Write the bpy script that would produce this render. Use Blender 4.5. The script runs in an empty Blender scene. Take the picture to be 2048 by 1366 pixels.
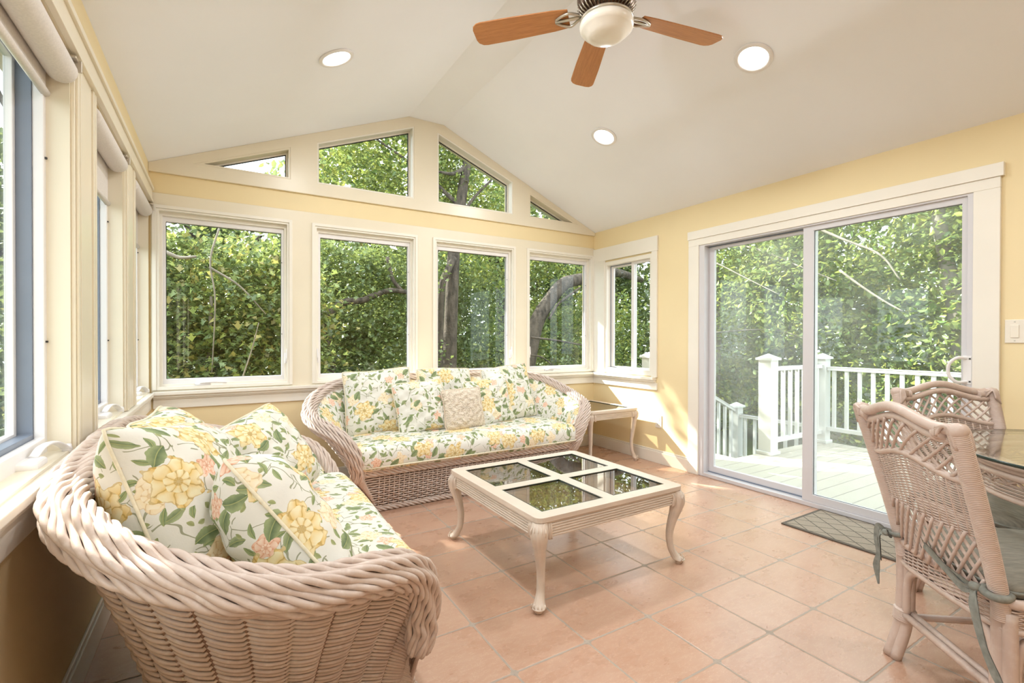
import bpy, bmesh, math, random
import numpy as np
from mathutils import Vector, Matrix, Euler
from mathutils.geometry import tessellate_polygon

PI = math.pi
scene = bpy.context.scene
COL = scene.collection
random.seed(7)
RNG = np.random.default_rng(11)

# ------------------------------------------------------------------ camera
cam_d = bpy.data.cameras.new('camera')
cam = bpy.data.objects.new('camera', cam_d)
COL.objects.link(cam)
cam_d.sensor_width = 36.0
cam_d.lens = 958.0 / 2048.0 * 36.0
cam_d.clip_start = 0.02
cam_d.clip_end = 200
_y, _p, _r = math.radians(31.27), math.radians(-0.36), math.radians(0.08)
cam.matrix_world = (Matrix.Translation((0, 0, 1.15)) @ Matrix.Rotation(-_y, 4, 'Z')
                    @ Matrix.Rotation(PI / 2 + _p, 4, 'X') @ Matrix.Rotation(_r, 4, 'Z'))
scene.camera = cam

# ------------------------------------------------------------------ exposure, sky, sun
vs = scene.view_settings
vs.view_transform = 'Standard'
vs.look = 'None'
vs.gamma = 1.0
vs.use_curve_mapping = False
vs.exposure = EXPOSURE = 0.56
scene.display_settings.display_device = 'sRGB'
scene.cycles.max_bounces = 10
scene.cycles.diffuse_bounces = 5
scene.cycles.glossy_bounces = 4
scene.cycles.transmission_bounces = 6
scene.cycles.transparent_max_bounces = 12
scene.cycles.sample_clamp_indirect = 6.0
scene.cycles.caustics_reflective = False
scene.cycles.caustics_refractive = False
scene.cycles.use_denoising = True

SKY = 3.0
SUN = 15.0
LAMP = 9.0
world = bpy.data.worlds.new('sky')
scene.world = world
world.use_nodes = True
_bg = world.node_tree.nodes['Background']
_bg.inputs[0].default_value = (0.86, 0.93, 1.0, 1)
_bg.inputs[1].default_value = SKY

sun_d = bpy.data.lights.new('sun', 'SUN')
sun = bpy.data.objects.new('sun', sun_d)
COL.objects.link(sun)
sun_d.energy = SUN
sun_d.angle = math.radians(0.55)
sun_d.color = (1.0, 0.95, 0.86)
SUN_DIR = Vector((0.55, -1.0, -0.80)).normalized()
sun.rotation_euler = SUN_DIR.to_track_quat('-Z', 'Y').to_euler()
sun.location = (-6, 10, 9)


# ------------------------------------------------------------------ node helpers
class V:
    """a socket with arithmetic"""
    def __init__(s, nt, sock):
        s.nt, s.s = nt, sock

    def _m(s, op, *a, clamp=False):
        n = s.nt.nodes.new('ShaderNodeMath')
        n.operation = op
        n.use_clamp = clamp
        for i, x in enumerate((s,) + a):
            if isinstance(x, V):
                s.nt.links.new(x.s, n.inputs[i])
            else:
                n.inputs[i].default_value = float(x)
        return V(s.nt, n.outputs[0])

    def __add__(s, o): return s._m('ADD', o)
    def __radd__(s, o): return s._m('ADD', o)
    def __sub__(s, o): return s._m('SUBTRACT', o)
    def __rsub__(s, o): return (s * -1.0) + o
    def __mul__(s, o): return s._m('MULTIPLY', o)
    def __rmul__(s, o): return s._m('MULTIPLY', o)
    def __truediv__(s, o): return s._m('DIVIDE', o)
    def sin(s): return s._m('SINE')
    def cos(s): return s._m('COSINE')
    def abs(s): return s._m('ABSOLUTE')
    def sqrt(s): return s._m('SQRT')
    def atan2(s, o): return s._m('ARCTAN2', o)
    def gt(s, o): return s._m('GREATER_THAN', o)
    def lt(s, o): return s._m('LESS_THAN', o)
    def fract(s): return s._m('FRACT')
    def floor(s): return s._m('FLOOR')
    def clamp(s): return s._m('ADD', 0.0, clamp=True)

    def ramp(s, lo, hi):
        n = s.nt.nodes.new('ShaderNodeMapRange')
        n.clamp = True
        s.nt.links.new(s.s, n.inputs[0])
        n.inputs[1].default_value = lo
        n.inputs[2].default_value = hi
        return V(s.nt, n.outputs[0])


def vec(nt, x, y, z=0.0):
    n = nt.nodes.new('ShaderNodeCombineXYZ')
    for i, a in enumerate((x, y, z)):
        if isinstance(a, V):
            nt.links.new(a.s, n.inputs[i])
        else:
            n.inputs[i].default_value = a
    return V(nt, n.outputs[0])


def sep(nt, v):
    n = nt.nodes.new('ShaderNodeSeparateXYZ')
    nt.links.new(v.s, n.inputs[0])
    return V(nt, n.outputs[0]), V(nt, n.outputs[1]), V(nt, n.outputs[2])


def mixc(nt, f, a, b):
    n = nt.nodes.new('ShaderNodeMix')
    n.data_type = 'RGBA'
    if isinstance(f, V):
        nt.links.new(f.s, n.inputs[0])
    else:
        n.inputs[0].default_value = f
    for i, x in ((6, a), (7, b)):
        if isinstance(x, V):
            nt.links.new(x.s, n.inputs[i])
        else:
            n.inputs[i].default_value = (x[0], x[1], x[2], 1)
    return V(nt, n.outputs[2])


def noise(nt, co, scale, detail=2.0, rough=0.5, dim='3D'):
    n = nt.nodes.new('ShaderNodeTexNoise')
    n.noise_dimensions = dim
    if co is not None:
        nt.links.new(co.s, n.inputs['Vector'])
    n.inputs['Scale'].default_value = scale
    n.inputs['Detail'].default_value = detail
    n.inputs['Roughness'].default_value = rough
    return V(nt, n.outputs[0]), V(nt, n.outputs[1])


def voronoi(nt, co, scale, feature='F1', dim='2D'):
    n = nt.nodes.new('ShaderNodeTexVoronoi')
    n.voronoi_dimensions = dim
    n.feature = feature
    nt.links.new(co.s, n.inputs['Vector'])
    n.inputs['Scale'].default_value = scale
    return n


def coords(nt, kind='Object'):
    n = nt.nodes.new('ShaderNodeTexCoord')
    return V(nt, n.outputs[kind])


def new_mat(name):
    m = bpy.data.materials.new(name)
    m.use_nodes = True
    nt = m.node_tree
    return m, nt, nt.nodes['Principled BSDF']


def bump(nt, h, strength=0.3, dist=0.002):
    n = nt.nodes.new('ShaderNodeBump')
    n.inputs['Strength'].default_value = strength
    n.inputs['Distance'].default_value = dist
    nt.links.new(h.s, n.inputs['Height'])
    return n.outputs[0]


def simple(name, col, rough=0.5, metal=0.0, var=0.06, scale=9.0, bmp=0.0, spec=0.5, coord='Object', stretch=None):
    m, nt, b = new_mat(name)
    co = coords(nt, coord)
    if stretch:
        x, y, z = sep(nt, co)
        co = vec(nt, x * stretch[0], y * stretch[1], z * stretch[2])
    f, _ = noise(nt, co, scale, 4.0)
    lo = tuple(c * (1 - var) for c in col)
    hi = tuple(min(1, c * (1 + var)) for c in col)
    c = mixc(nt, f.ramp(0.3, 0.7), lo, hi)
    nt.links.new(c.s, b.inputs['Base Color'])
    b.inputs['Roughness'].default_value = rough
    b.inputs['Metallic'].default_value = metal
    b.inputs['Specular IOR Level'].default_value = spec
    if bmp:
        g, _ = noise(nt, co, scale * 12, 3.0)
        nt.links.new(bump(nt, g, bmp, 0.001), b.inputs['Normal'])
    return m


def glass_mat(name, tint=(1, 1, 1), refl=1.0, rough=0.0, haze=0.0, base=0.04):
    """thin glass: clear transmission plus fresnel reflection, an optional milky veil standing in for glare"""
    m = bpy.data.materials.new(name)
    m.use_nodes = True
    nt = m.node_tree
    nt.nodes.clear()
    out = nt.nodes.new('ShaderNodeOutputMaterial')
    tr = nt.nodes.new('ShaderNodeBsdfTransparent')
    tr.inputs[0].default_value = (*tint, 1)
    gl = nt.nodes.new('ShaderNodeBsdfGlossy')
    gl.inputs['Roughness'].default_value = rough
    gl.inputs['Color'].default_value = (refl, refl, refl, 1)
    fr = nt.nodes.new('ShaderNodeLayerWeight')
    fr.inputs['Blend'].default_value = 0.5
    fc = V(nt, fr.outputs['Facing'])
    sch = fc._m('POWER', 5.0) * (1 - base) + base
    mx = nt.nodes.new('ShaderNodeMixShader')
    nt.links.new(sch.s, mx.inputs[0])
    nt.links.new(tr.outputs[0], mx.inputs[1])
    nt.links.new(gl.outputs[0], mx.inputs[2])
    res = mx
    if haze:  # patchy milky layer imitates glare and haze on the pane
        df = nt.nodes.new('ShaderNodeBsdfDiffuse')
        tl = nt.nodes.new('ShaderNodeBsdfTranslucent')
        df.inputs[0].default_value = (0.9, 0.9, 0.9, 1)
        tl.inputs[0].default_value = (0.9, 0.9, 0.9, 1)
        a = nt.nodes.new('ShaderNodeMixShader')
        a.inputs[0].default_value = 0.5
        nt.links.new(df.outputs[0], a.inputs[1])
        nt.links.new(tl.outputs[0], a.inputs[2])
        co = coords(nt, 'Object')
        f, _ = noise(nt, co, 1.6, 3.0)
        h = nt.nodes.new('ShaderNodeMixShader')
        nt.links.new((f.ramp(0.25, 0.8) * haze).s, h.inputs[0])
        nt.links.new(res.outputs[0], h.inputs[1])
        nt.links.new(a.outputs[0], h.inputs[2])
        res = h
    nt.links.new(res.outputs[0], out.inputs[0])
    return m


def emit_mat(name, col, strength):
    m = bpy.data.materials.new(name)
    m.use_nodes = True
    nt = m.node_tree
    nt.nodes.clear()
    out = nt.nodes.new('ShaderNodeOutputMaterial')
    e = nt.nodes.new('ShaderNodeEmission')
    e.inputs[0].default_value = (*col, 1)
    e.inputs[1].default_value = strength
    nt.links.new(e.outputs[0], out.inputs[0])
    return m


# ---- floral chintz: leaves, stems, small coral blossoms, big yellow peonies on cream
def floral_mat(name, zoom=1.0):
    m, nt, b = new_mat(name)
    uv = coords(nt, 'UV')
    x, y, _ = sep(nt, uv)
    x, y = x * (1 / zoom), y * (1 / zoom)
    p = vec(nt, x, y)
    wn, wc = noise(nt, p, 7.0, 2.0, dim='2D')
    wx, wy, _ = sep(nt, wc)
    q = vec(nt, x + (wx - 0.5) * 0.11, y + (wy - 0.5) * 0.11)
    big, _ = noise(nt, p, 5.0, 1.0, dim='2D')
    col = mixc(nt, big, (0.68, 0.665, 0.61), (0.76, 0.75, 0.70))

    def cell(scale, off, src=p):
        sx, sy, _ = sep(nt, src)
        s2 = vec(nt, sx + off, sy + off * 0.37)
        n = voronoi(nt, s2, scale)
        px, py, _ = sep(nt, V(nt, n.outputs['Position']))
        ax, ay, _ = sep(nt, s2)
        r1, r2, r3 = sep(nt, V(nt, n.outputs['Color']))
        return ax - px, ay - py, r1, r2, r3

    # stems
    for sc, off in ((9.0, 0.31), (13.0, 2.2)):
        sx, sy, _ = sep(nt, q)
        e = voronoi(nt, vec(nt, sx + off, sy), sc, 'DISTANCE_TO_EDGE')
        d = V(nt, e.outputs[0])
        gate, _ = noise(nt, p, 11.0 + off, 1.0, dim='2D')
        msk = d.lt(0.014 * sc / 9) * gate.gt(0.5)
        col = mixc(nt, msk * 0.8, col, (0.23, 0.24, 0.13))

    def leaves(col, scale, off, L, W, keep, c1, c2):
        lx, ly, r1, r2, r3 = cell(scale, off)
        a = r1 * 6.2832
        ca, sa = a.cos(), a.sin()
        u = (lx * ca + ly * sa) / L
        w = (ly * ca - lx * sa)
        w = w + u * u * 0.35 * L * 0.5 - 0.04 * L
        lens = ((1.0 - u * u) * W) - w.abs()
        n1, _ = noise(nt, p, 60.0, 2.0, dim='2D')
        msk = (lens + (n1 - 0.5) * W * 0.5).gt(0.0) * r2.gt(keep)
        shade = ((w * (1 / W)).abs() + n1 * 0.7 + (w.gt(0.0)) * 0.35).ramp(0.2, 1.5)
        lc = mixc(nt, shade, c1, c2)
        lc = mixc(nt, w.abs().lt(0.0011), lc, (0.33, 0.36, 0.16))
        return mixc(nt, msk, col, lc)

    def blossoms(col, scale, off, R, petals, keep, c_in, c_out, line, inner):
        lx, ly, r1, r2, r3 = cell(scale, off)
        d = (lx * lx + ly * ly).sqrt()
        th = ly.atan2(lx) + r1 * 6.28
        n1, _ = noise(nt, p, 26.0, 2.0, dim='2D')
        edge = ((th * petals).sin() * 0.15 + 0.86 + (n1 - 0.5) * 0.7) * R
        msk = d.lt(edge) * r2.gt(keep)
        rr = d / R * 2.6 + (n1 - 0.5) * 0.9
        ringi = rr.floor()
        fr = rr - ringi
        pet = (th * (petals * 0.5 + 1.0) + ringi * 1.9 + (n1 - 0.5) * 2.4 + r3 * 4.0).sin().abs()
        t = (pet * 0.55 + fr * 0.55 + n1 * 0.3 - 0.1).ramp(0.15, 1.05)
        fc = mixc(nt, t, c_in, c_out)
        fc = mixc(nt, pet.lt(0.16) * 0.6, fc, line)
        fc = mixc(nt, (fr * (1.25 - pet * 0.5)).gt(0.93) * 0.45, fc, line)
        fc = mixc(nt, (edge - d).lt(R * 0.05) * 0.45, fc, line)
        fc = mixc(nt, d.lt(R * 0.14) * 0.6, fc, line)
        return mixc(nt, msk, col, fc)

    col = leaves(col, 12.0, 3.1, 0.030, 0.012, 0.42, (0.12, 0.17, 0.09), (0.36, 0.41, 0.23))
    col = leaves(col, 17.0, 7.7, 0.021, 0.008, 0.45, (0.10, 0.16, 0.075), (0.36, 0.42, 0.22))
    col = leaves(col, 26.0, 5.4, 0.010, 0.006, 0.62, (0.20, 0.24, 0.10), (0.42, 0.44, 0.24))
    col = blossoms(col, 8.0, 1.3, 0.034, 5.0, 0.60, (0.72, 0.38, 0.25), (0.84, 0.66, 0.54), (0.60, 0.30, 0.19), 60.0)
    col = blossoms(col, 6.2, 4.9, 0.045, 4.0, 0.62, (0.80, 0.66, 0.42), (0.84, 0.76, 0.60), (0.62, 0.45, 0.25), 50.0)
    col = leaves(col, 7.5, 9.2, 0.037, 0.019, 0.45, (0.09, 0.14, 0.075), (0.32, 0.38, 0.20))
    col = blossoms(col, 4.3, 0.0, 0.074, 6.0, 0.28, (0.72, 0.50, 0.17), (0.80, 0.73, 0.50), (0.42, 0.28, 0.09), 42.0)
    nt.links.new(col.s, b.inputs['Base Color'])
    b.inputs['Roughness'].default_value = 0.85
    b.inputs['Specular IOR Level'].default_value = 0.2
    ob = coords(nt, 'Object')
    wr, _ = noise(nt, ob, 14.0, 3.0)
    fine, _ = noise(nt, ob, 300.0, 1.0)
    nt.links.new(bump(nt, wr + fine * 0.04, 0.5, 0.012), b.inputs['Normal'])
    return m


def wicker_mat(name, c1, c2, c3, rough=0.5):
    m, nt, b = new_mat(name)
    ob = coords(nt, 'Object')
    f, _ = noise(nt, ob, 7.0, 3.0)
    g, _ = noise(nt, ob, 45.0, 4.0, 0.6)
    c = mixc(nt, f.ramp(0.3, 0.7), c1, c2)
    c = mixc(nt, g.ramp(0.5, 0.75) * 0.6, c, c3)
    nt.links.new(c.s, b.inputs['Base Color'])
    b.inputs['Roughness'].default_value = rough
    nt.links.new(bump(nt, g, 0.25, 0.001), b.inputs['Normal'])
    return m


M = {}
M['yellow'] = simple('yellow_paint', (0.83, 0.69, 0.42), 0.55, var=0.015, scale=3, bmp=0.05)
M['cream'] = simple('cream_trim_paint', (0.79, 0.72, 0.58), 0.32, var=0.02, scale=4, bmp=0.03)
M['cream_light'] = simple('pale_trim_paint', (0.83, 0.79, 0.71), 0.35, var=0.02, scale=4)
M['ceiling'] = simple('ceiling_paint', (0.89, 0.91, 0.965), 0.8, var=0.012, scale=2, bmp=0.12)
M['vinyl'] = simple('white_vinyl', (0.80, 0.78, 0.78), 0.35, var=0.01)
M['door_vinyl'] = simple('lavender_white_door_vinyl', (0.64, 0.625, 0.65), 0.35, var=0.01)
M['vinyl_grey'] = simple('grey_vinyl_track', (0.20, 0.235, 0.30), 0.4, var=0.04)
M['gasket'] = simple('black_gasket', (0.02, 0.02, 0.02), 0.6)
M['glass'] = glass_mat('window_glass', (0.97, 0.985, 0.97), 0.9, base=0.018)
M['door_glass'] = glass_mat('door_glass', (0.93, 0.97, 0.94), 1.0, haze=0.17, base=0.022)
M['smoked'] = glass_mat('smoked_table_glass', (0.60, 0.56, 0.50), 1.0, base=0.07)
M['table_glass'] = glass_mat('clear_table_glass', (0.93, 0.95, 0.93), 1.0, base=0.06)
M['glass_edge'] = simple('dark_glass_edge', (0.015, 0.03, 0.025), 0.15)
M['wicker'] = wicker_mat('whitewashed_wicker', (0.53, 0.415, 0.355), (0.61, 0.505, 0.445), (0.70, 0.62, 0.575), 0.45)
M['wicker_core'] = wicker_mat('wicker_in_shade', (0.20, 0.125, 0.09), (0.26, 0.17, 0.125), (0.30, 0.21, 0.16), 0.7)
M['rattan'] = wicker_mat('whitewashed_rattan', (0.52, 0.40, 0.34), (0.59, 0.47, 0.41), (0.65, 0.56, 0.51), 0.38)
M['washed_wood'] = simple('whitewashed_carved_wood', (0.63, 0.53, 0.445), 0.4, var=0.06, scale=8, stretch=(1, 1, 4))
M['floral'] = floral_mat('floral_chintz')
M['floral_big'] = floral_mat('floral_chintz_close', 1.0)
M['piping'] = simple('cream_piping', (0.74, 0.68, 0.52), 0.8, var=0.08, scale=60)
M['grey_cloth'] = simple('grey_seat_cloth', (0.20, 0.185, 0.15), 0.9, var=0.22, scale=26, bmp=0.3, stretch=(1, 5, 1))
M['tie_cloth'] = simple('grey_tie_cloth', (0.21, 0.215, 0.19), 0.9, var=0.25, scale=50, bmp=0.3)
M['plate'] = simple('ivory_plastic_plate', (0.82, 0.76, 0.66), 0.35, var=0.01)
M['screw'] = simple('dark_screw', (0.05, 0.05, 0.05), 0.4, metal=0.6)
M['blind'] = simple('woven_blind_fabric', (0.71, 0.66, 0.62), 0.8, var=0.06, scale=160, bmp=0.2)
M['bronze'] = simple('antique_bronze', (0.10, 0.055, 0.035), 0.35, metal=0.8, var=0.3, scale=20)
M['pewter'] = simple('pewter_arm', (0.55, 0.50, 0.42), 0.35, metal=0.7, var=0.1, scale=30)
M['white_pvc'] = simple('white_deck_railing', (0.62, 0.62, 0.62), 0.4, var=0.01)
M['bark'] = simple('grey_brown_bark', (0.085, 0.068, 0.052), 0.95, var=0.6, scale=16, bmp=0.0, stretch=(1, 1, 0.3))
_nt = M['bark'].node_tree
_f, _ = noise(_nt, coords(_nt, 'Object'), 22.0, 5.0, 0.7)
_nt.links.new(bump(_nt, _f, 1.0, 0.03), _nt.nodes['Principled BSDF'].inputs['Normal'])
M['bark_pale'] = simple('pale_twig_bark', (0.24, 0.21, 0.17), 0.9, var=0.3, scale=12)
M['soil'] = simple('woodland_ground', (0.055, 0.07, 0.025), 0.95, var=0.5, scale=1.5)
M['siding'] = simple('grey_exterior_siding', (0.33, 0.31, 0.28), 0.7, var=0.08, scale=6, stretch=(1, 1, 8))
M['soffit'] = simple('painted_soffit', (0.62, 0.58, 0.50), 0.6, var=0.02)


def crochet_mat():
    m, nt, b = new_mat('crocheted_lace')
    uv = coords(nt, 'UV')
    x, y, _ = sep(nt, uv)
    cx, cy = x - 0.14, y - 0.14
    d = (cx * cx + cy * cy).sqrt()
    th = cy.atan2(cx)
    ring = (d * 150.0 + (th * 8.0).sin() * 1.6).sin()
    nn, _ = noise(nt, uv, 260.0, 2.0)
    v = voronoi(nt, uv, 95.0)
    e = V(nt, v.outputs['Distance'])
    h = ring * 0.5 + nn * 0.8 + e * 1.2
    c = mixc(nt, h.ramp(-0.2, 1.4), (0.60, 0.49, 0.38), (0.80, 0.70, 0.58))
    nt.links.new(c.s, b.inputs['Base Color'])
    b.inputs['Roughness'].default_value = 0.95
    nt.links.new(bump(nt, h, 0.9, 0.006), b.inputs['Normal'])
    return m


def tile_mat(name='terracotta_floor_tile'):
    P, OX, OY = 0.3242, 1.5087, 1.7204
    m, nt, b = new_mat(name)
    ob = coords(nt, 'Object')
    x, y, _ = sep(nt, ob)
    u, v = (x - OX) / P, (y - OY) / P
    fu, fv = u - (u + 0.5).floor(), v - (v + 0.5).floor()     # 0 at a grout line
    au, av = fu.abs(), fv.abs()
    nz, _ = noise(nt, ob, 40.0, 3.0)
    wob = (nz - 0.5) * 0.012
    mn = au._m('MINIMUM', av)
    line = (mn + wob).lt(0.0115)
    dia = ((au + av) + wob).lt(0.062)
    grout = line._m('MAXIMUM', dia)
    soft = (mn + wob).ramp(0.008, 0.02)
    cid = vec(nt, u.floor(), v.floor())
    wn = nt.nodes.new('ShaderNodeTexWhiteNoise')
    wn.noise_dimensions = '2D'
    nt.links.new(cid.s, wn.inputs['Vector'])
    tr, tg, tb = sep(nt, V(nt, wn.outputs['Color']))
    big, _ = noise(nt, vec(nt, x + tr * 9.0, y * 1.7 + tg * 7.0), 4.5, 4.0, 0.55)
    mid, _ = noise(nt, vec(nt, x * 1.0 + tr * 5.0, y * 2.5), 22.0, 5.0, 0.65)
    c = mixc(nt, big.ramp(0.22, 0.78), (0.45, 0.25, 0.165), (0.54, 0.355, 0.26))
    c = mixc(nt, mid.ramp(0.35, 0.8) * 0.5, c, (0.54, 0.36, 0.27))
    c = mixc(nt, tb * 0.35, c, (0.47, 0.275, 0.185))
    # pale scratches
    s1, _ = noise(nt, vec(nt, x * 3.0 + y * 1.2, y * 9.0), 9.0, 4.0, 0.7)
    scr = (s1 - 0.5).abs().lt(0.006) * mid.gt(0.48)
    c = mixc(nt, scr * 0.5, c, (0.78, 0.60, 0.46))
    gc = mixc(nt, nz, (0.34, 0.28, 0.23), (0.42, 0.35, 0.29))
    c = mixc(nt, grout, c, gc)
    nt.links.new(c.s, b.inputs['Base Color'])
    r = (big * 0.08 + 0.24) + grout * 0.4
    nt.links.new(r.s, b.inputs['Roughness'])
    h = soft * 1.0 - dia * 0.5 + mid * 0.03 + big * 0.15
    nt.links.new(bump(nt, h, 0.35, 0.004), b.inputs['Normal'])
    return m


def wood_blade_mat():
    m, nt, b = new_mat('cherry_wood_blade')
    uv = coords(nt, 'UV')
    x, y, _ = sep(nt, uv)
    f, _ = noise(nt, vec(nt, x * 6.0, y * 90.0), 1.0, 5.0, 0.6)
    g, _ = noise(nt, vec(nt, x * 20.0, y * 300.0), 1.0, 3.0, 0.6)
    c = mixc(nt, f.ramp(0.3, 0.75), (0.45, 0.18, 0.055), (0.60, 0.27, 0.095))
    c = mixc(nt, g.ramp(0.5, 0.7) * 0.3, c, (0.25, 0.08, 0.02))
    nt.links.new(c.s, b.inputs['Base Color'])
    b.inputs['Roughness'].default_value = 0.35
    return m


def deck_mat():
    m, nt, b = new_mat('grey_deck_boards')
    ob = coords(nt, 'Object')
    x, y, _ = sep(nt, ob)
    v = y / 0.14
    f = v - v.floor()
    gap = f.lt(0.05)
    wn, _ = noise(nt, vec(nt, x * 0.8, v.floor() * 3.7), 3.0, 3.0)
    g, _ = noise(nt, vec(nt, x * 2.0, y * 40.0), 2.0, 4.0)
    c = mixc(nt, wn, (0.40, 0.36, 0.30), (0.47, 0.43, 0.36))
    c = mixc(nt, g.ramp(0.4, 0.8) * 0.3, c, (0.32, 0.305, 0.255))
    c = mixc(nt, gap, c, (0.16, 0.145, 0.12))
    nt.links.new(c.s, b.inputs['Base Color'])
    b.inputs['Roughness'].default_value = 0.6
    return m


def mat_mat():
    m, nt, b = new_mat('ribbed_doormat')
    ob = coords(nt, 'Object')
    x, y, _ = sep(nt, ob)
    k = 1 / 0.15
    a = ((x * 1.35 + y) * k)
    c_ = ((x * 1.35 - y) * k)
    da = (a - (a + 0.5).floor()).abs()
    dc = (c_ - (c_ + 0.5).floor()).abs()
    ln = da._m('MINIMUM', dc).lt(0.035)
    ex = (x.abs()).gt(0.215)
    ey = (y.abs()).gt(0.435)
    ed = ex._m('MAXIMUM', ey)
    ns, _ = noise(nt, ob, 220.0, 2.0)
    c = mixc(nt, ns, (0.22, 0.175, 0.13), (0.40, 0.335, 0.265))
    c = mixc(nt, ln, c, (0.10, 0.085, 0.065))
    c = mixc(nt, ed, c, (0.12, 0.10, 0.08))
    nt.links.new(c.s, b.inputs['Base Color'])
    b.inputs['Roughness'].default_value = 0.95
    nt.links.new(bump(nt, ns - ln * 1.5, 0.6, 0.003), b.inputs['Normal'])
    return m


def leaf_mat():
    m = bpy.data.materials.new('leaf_green')
    m.use_nodes = True
    nt = m.node_tree
    nt.nodes.clear()
    out = nt.nodes.new('ShaderNodeOutputMaterial')
    at = nt.nodes.new('ShaderNodeAttribute')
    at.attribute_name = 'leaf_colour'
    c = V(nt, at.outputs['Color'])
    df = nt.nodes.new('ShaderNodeBsdfDiffuse')
    tl = nt.nodes.new('ShaderNodeBsdfTranslucent')
    gl = nt.nodes.new('ShaderNodeBsdfGlossy')
    gl.inputs['Roughness'].default_value = 0.35
    gl.inputs['Color'].default_value = (0.8, 0.85, 0.8, 1)
    nt.links.new(c.s, df.inputs[0])
    warm = mixc(nt, 0.45, c, (0.32, 0.36, 0.11))
    nt.links.new(warm.s, tl.inputs[0])
    a = nt.nodes.new('ShaderNodeMixShader')
    a.inputs[0].default_value = 0.42
    nt.links.new(df.outputs[0], a.inputs[1])
    nt.links.new(tl.outputs[0], a.inputs[2])
    h = nt.nodes.new('ShaderNodeMixShader')
    h.inputs[0].default_value = 0.05
    nt.links.new(a.outputs[0], h.inputs[1])
    nt.links.new(gl.outputs[0], h.inputs[2])
    nt.links.new(h.outputs[0], out.inputs[0])
    return m


M['crochet'] = crochet_mat()
M['tile'] = tile_mat()
M['blade'] = wood_blade_mat()
M['deck'] = deck_mat()
M['doormat'] = mat_mat()
M['leaf'] = leaf_mat()
M['lamp_disc'] = emit_mat('lit_lamp_disc', (1.0, 0.95, 0.86), 6.0)
_m, _nt, _b = new_mat('frosted_white_glass')
_b.inputs['Base Color'].default_value = (0.86, 0.82, 0.75, 1)
_b.inputs['Roughness'].default_value = 0.25
_b.inputs['Subsurface Weight'].default_value = 0.0
M['frosted'] = _m


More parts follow.
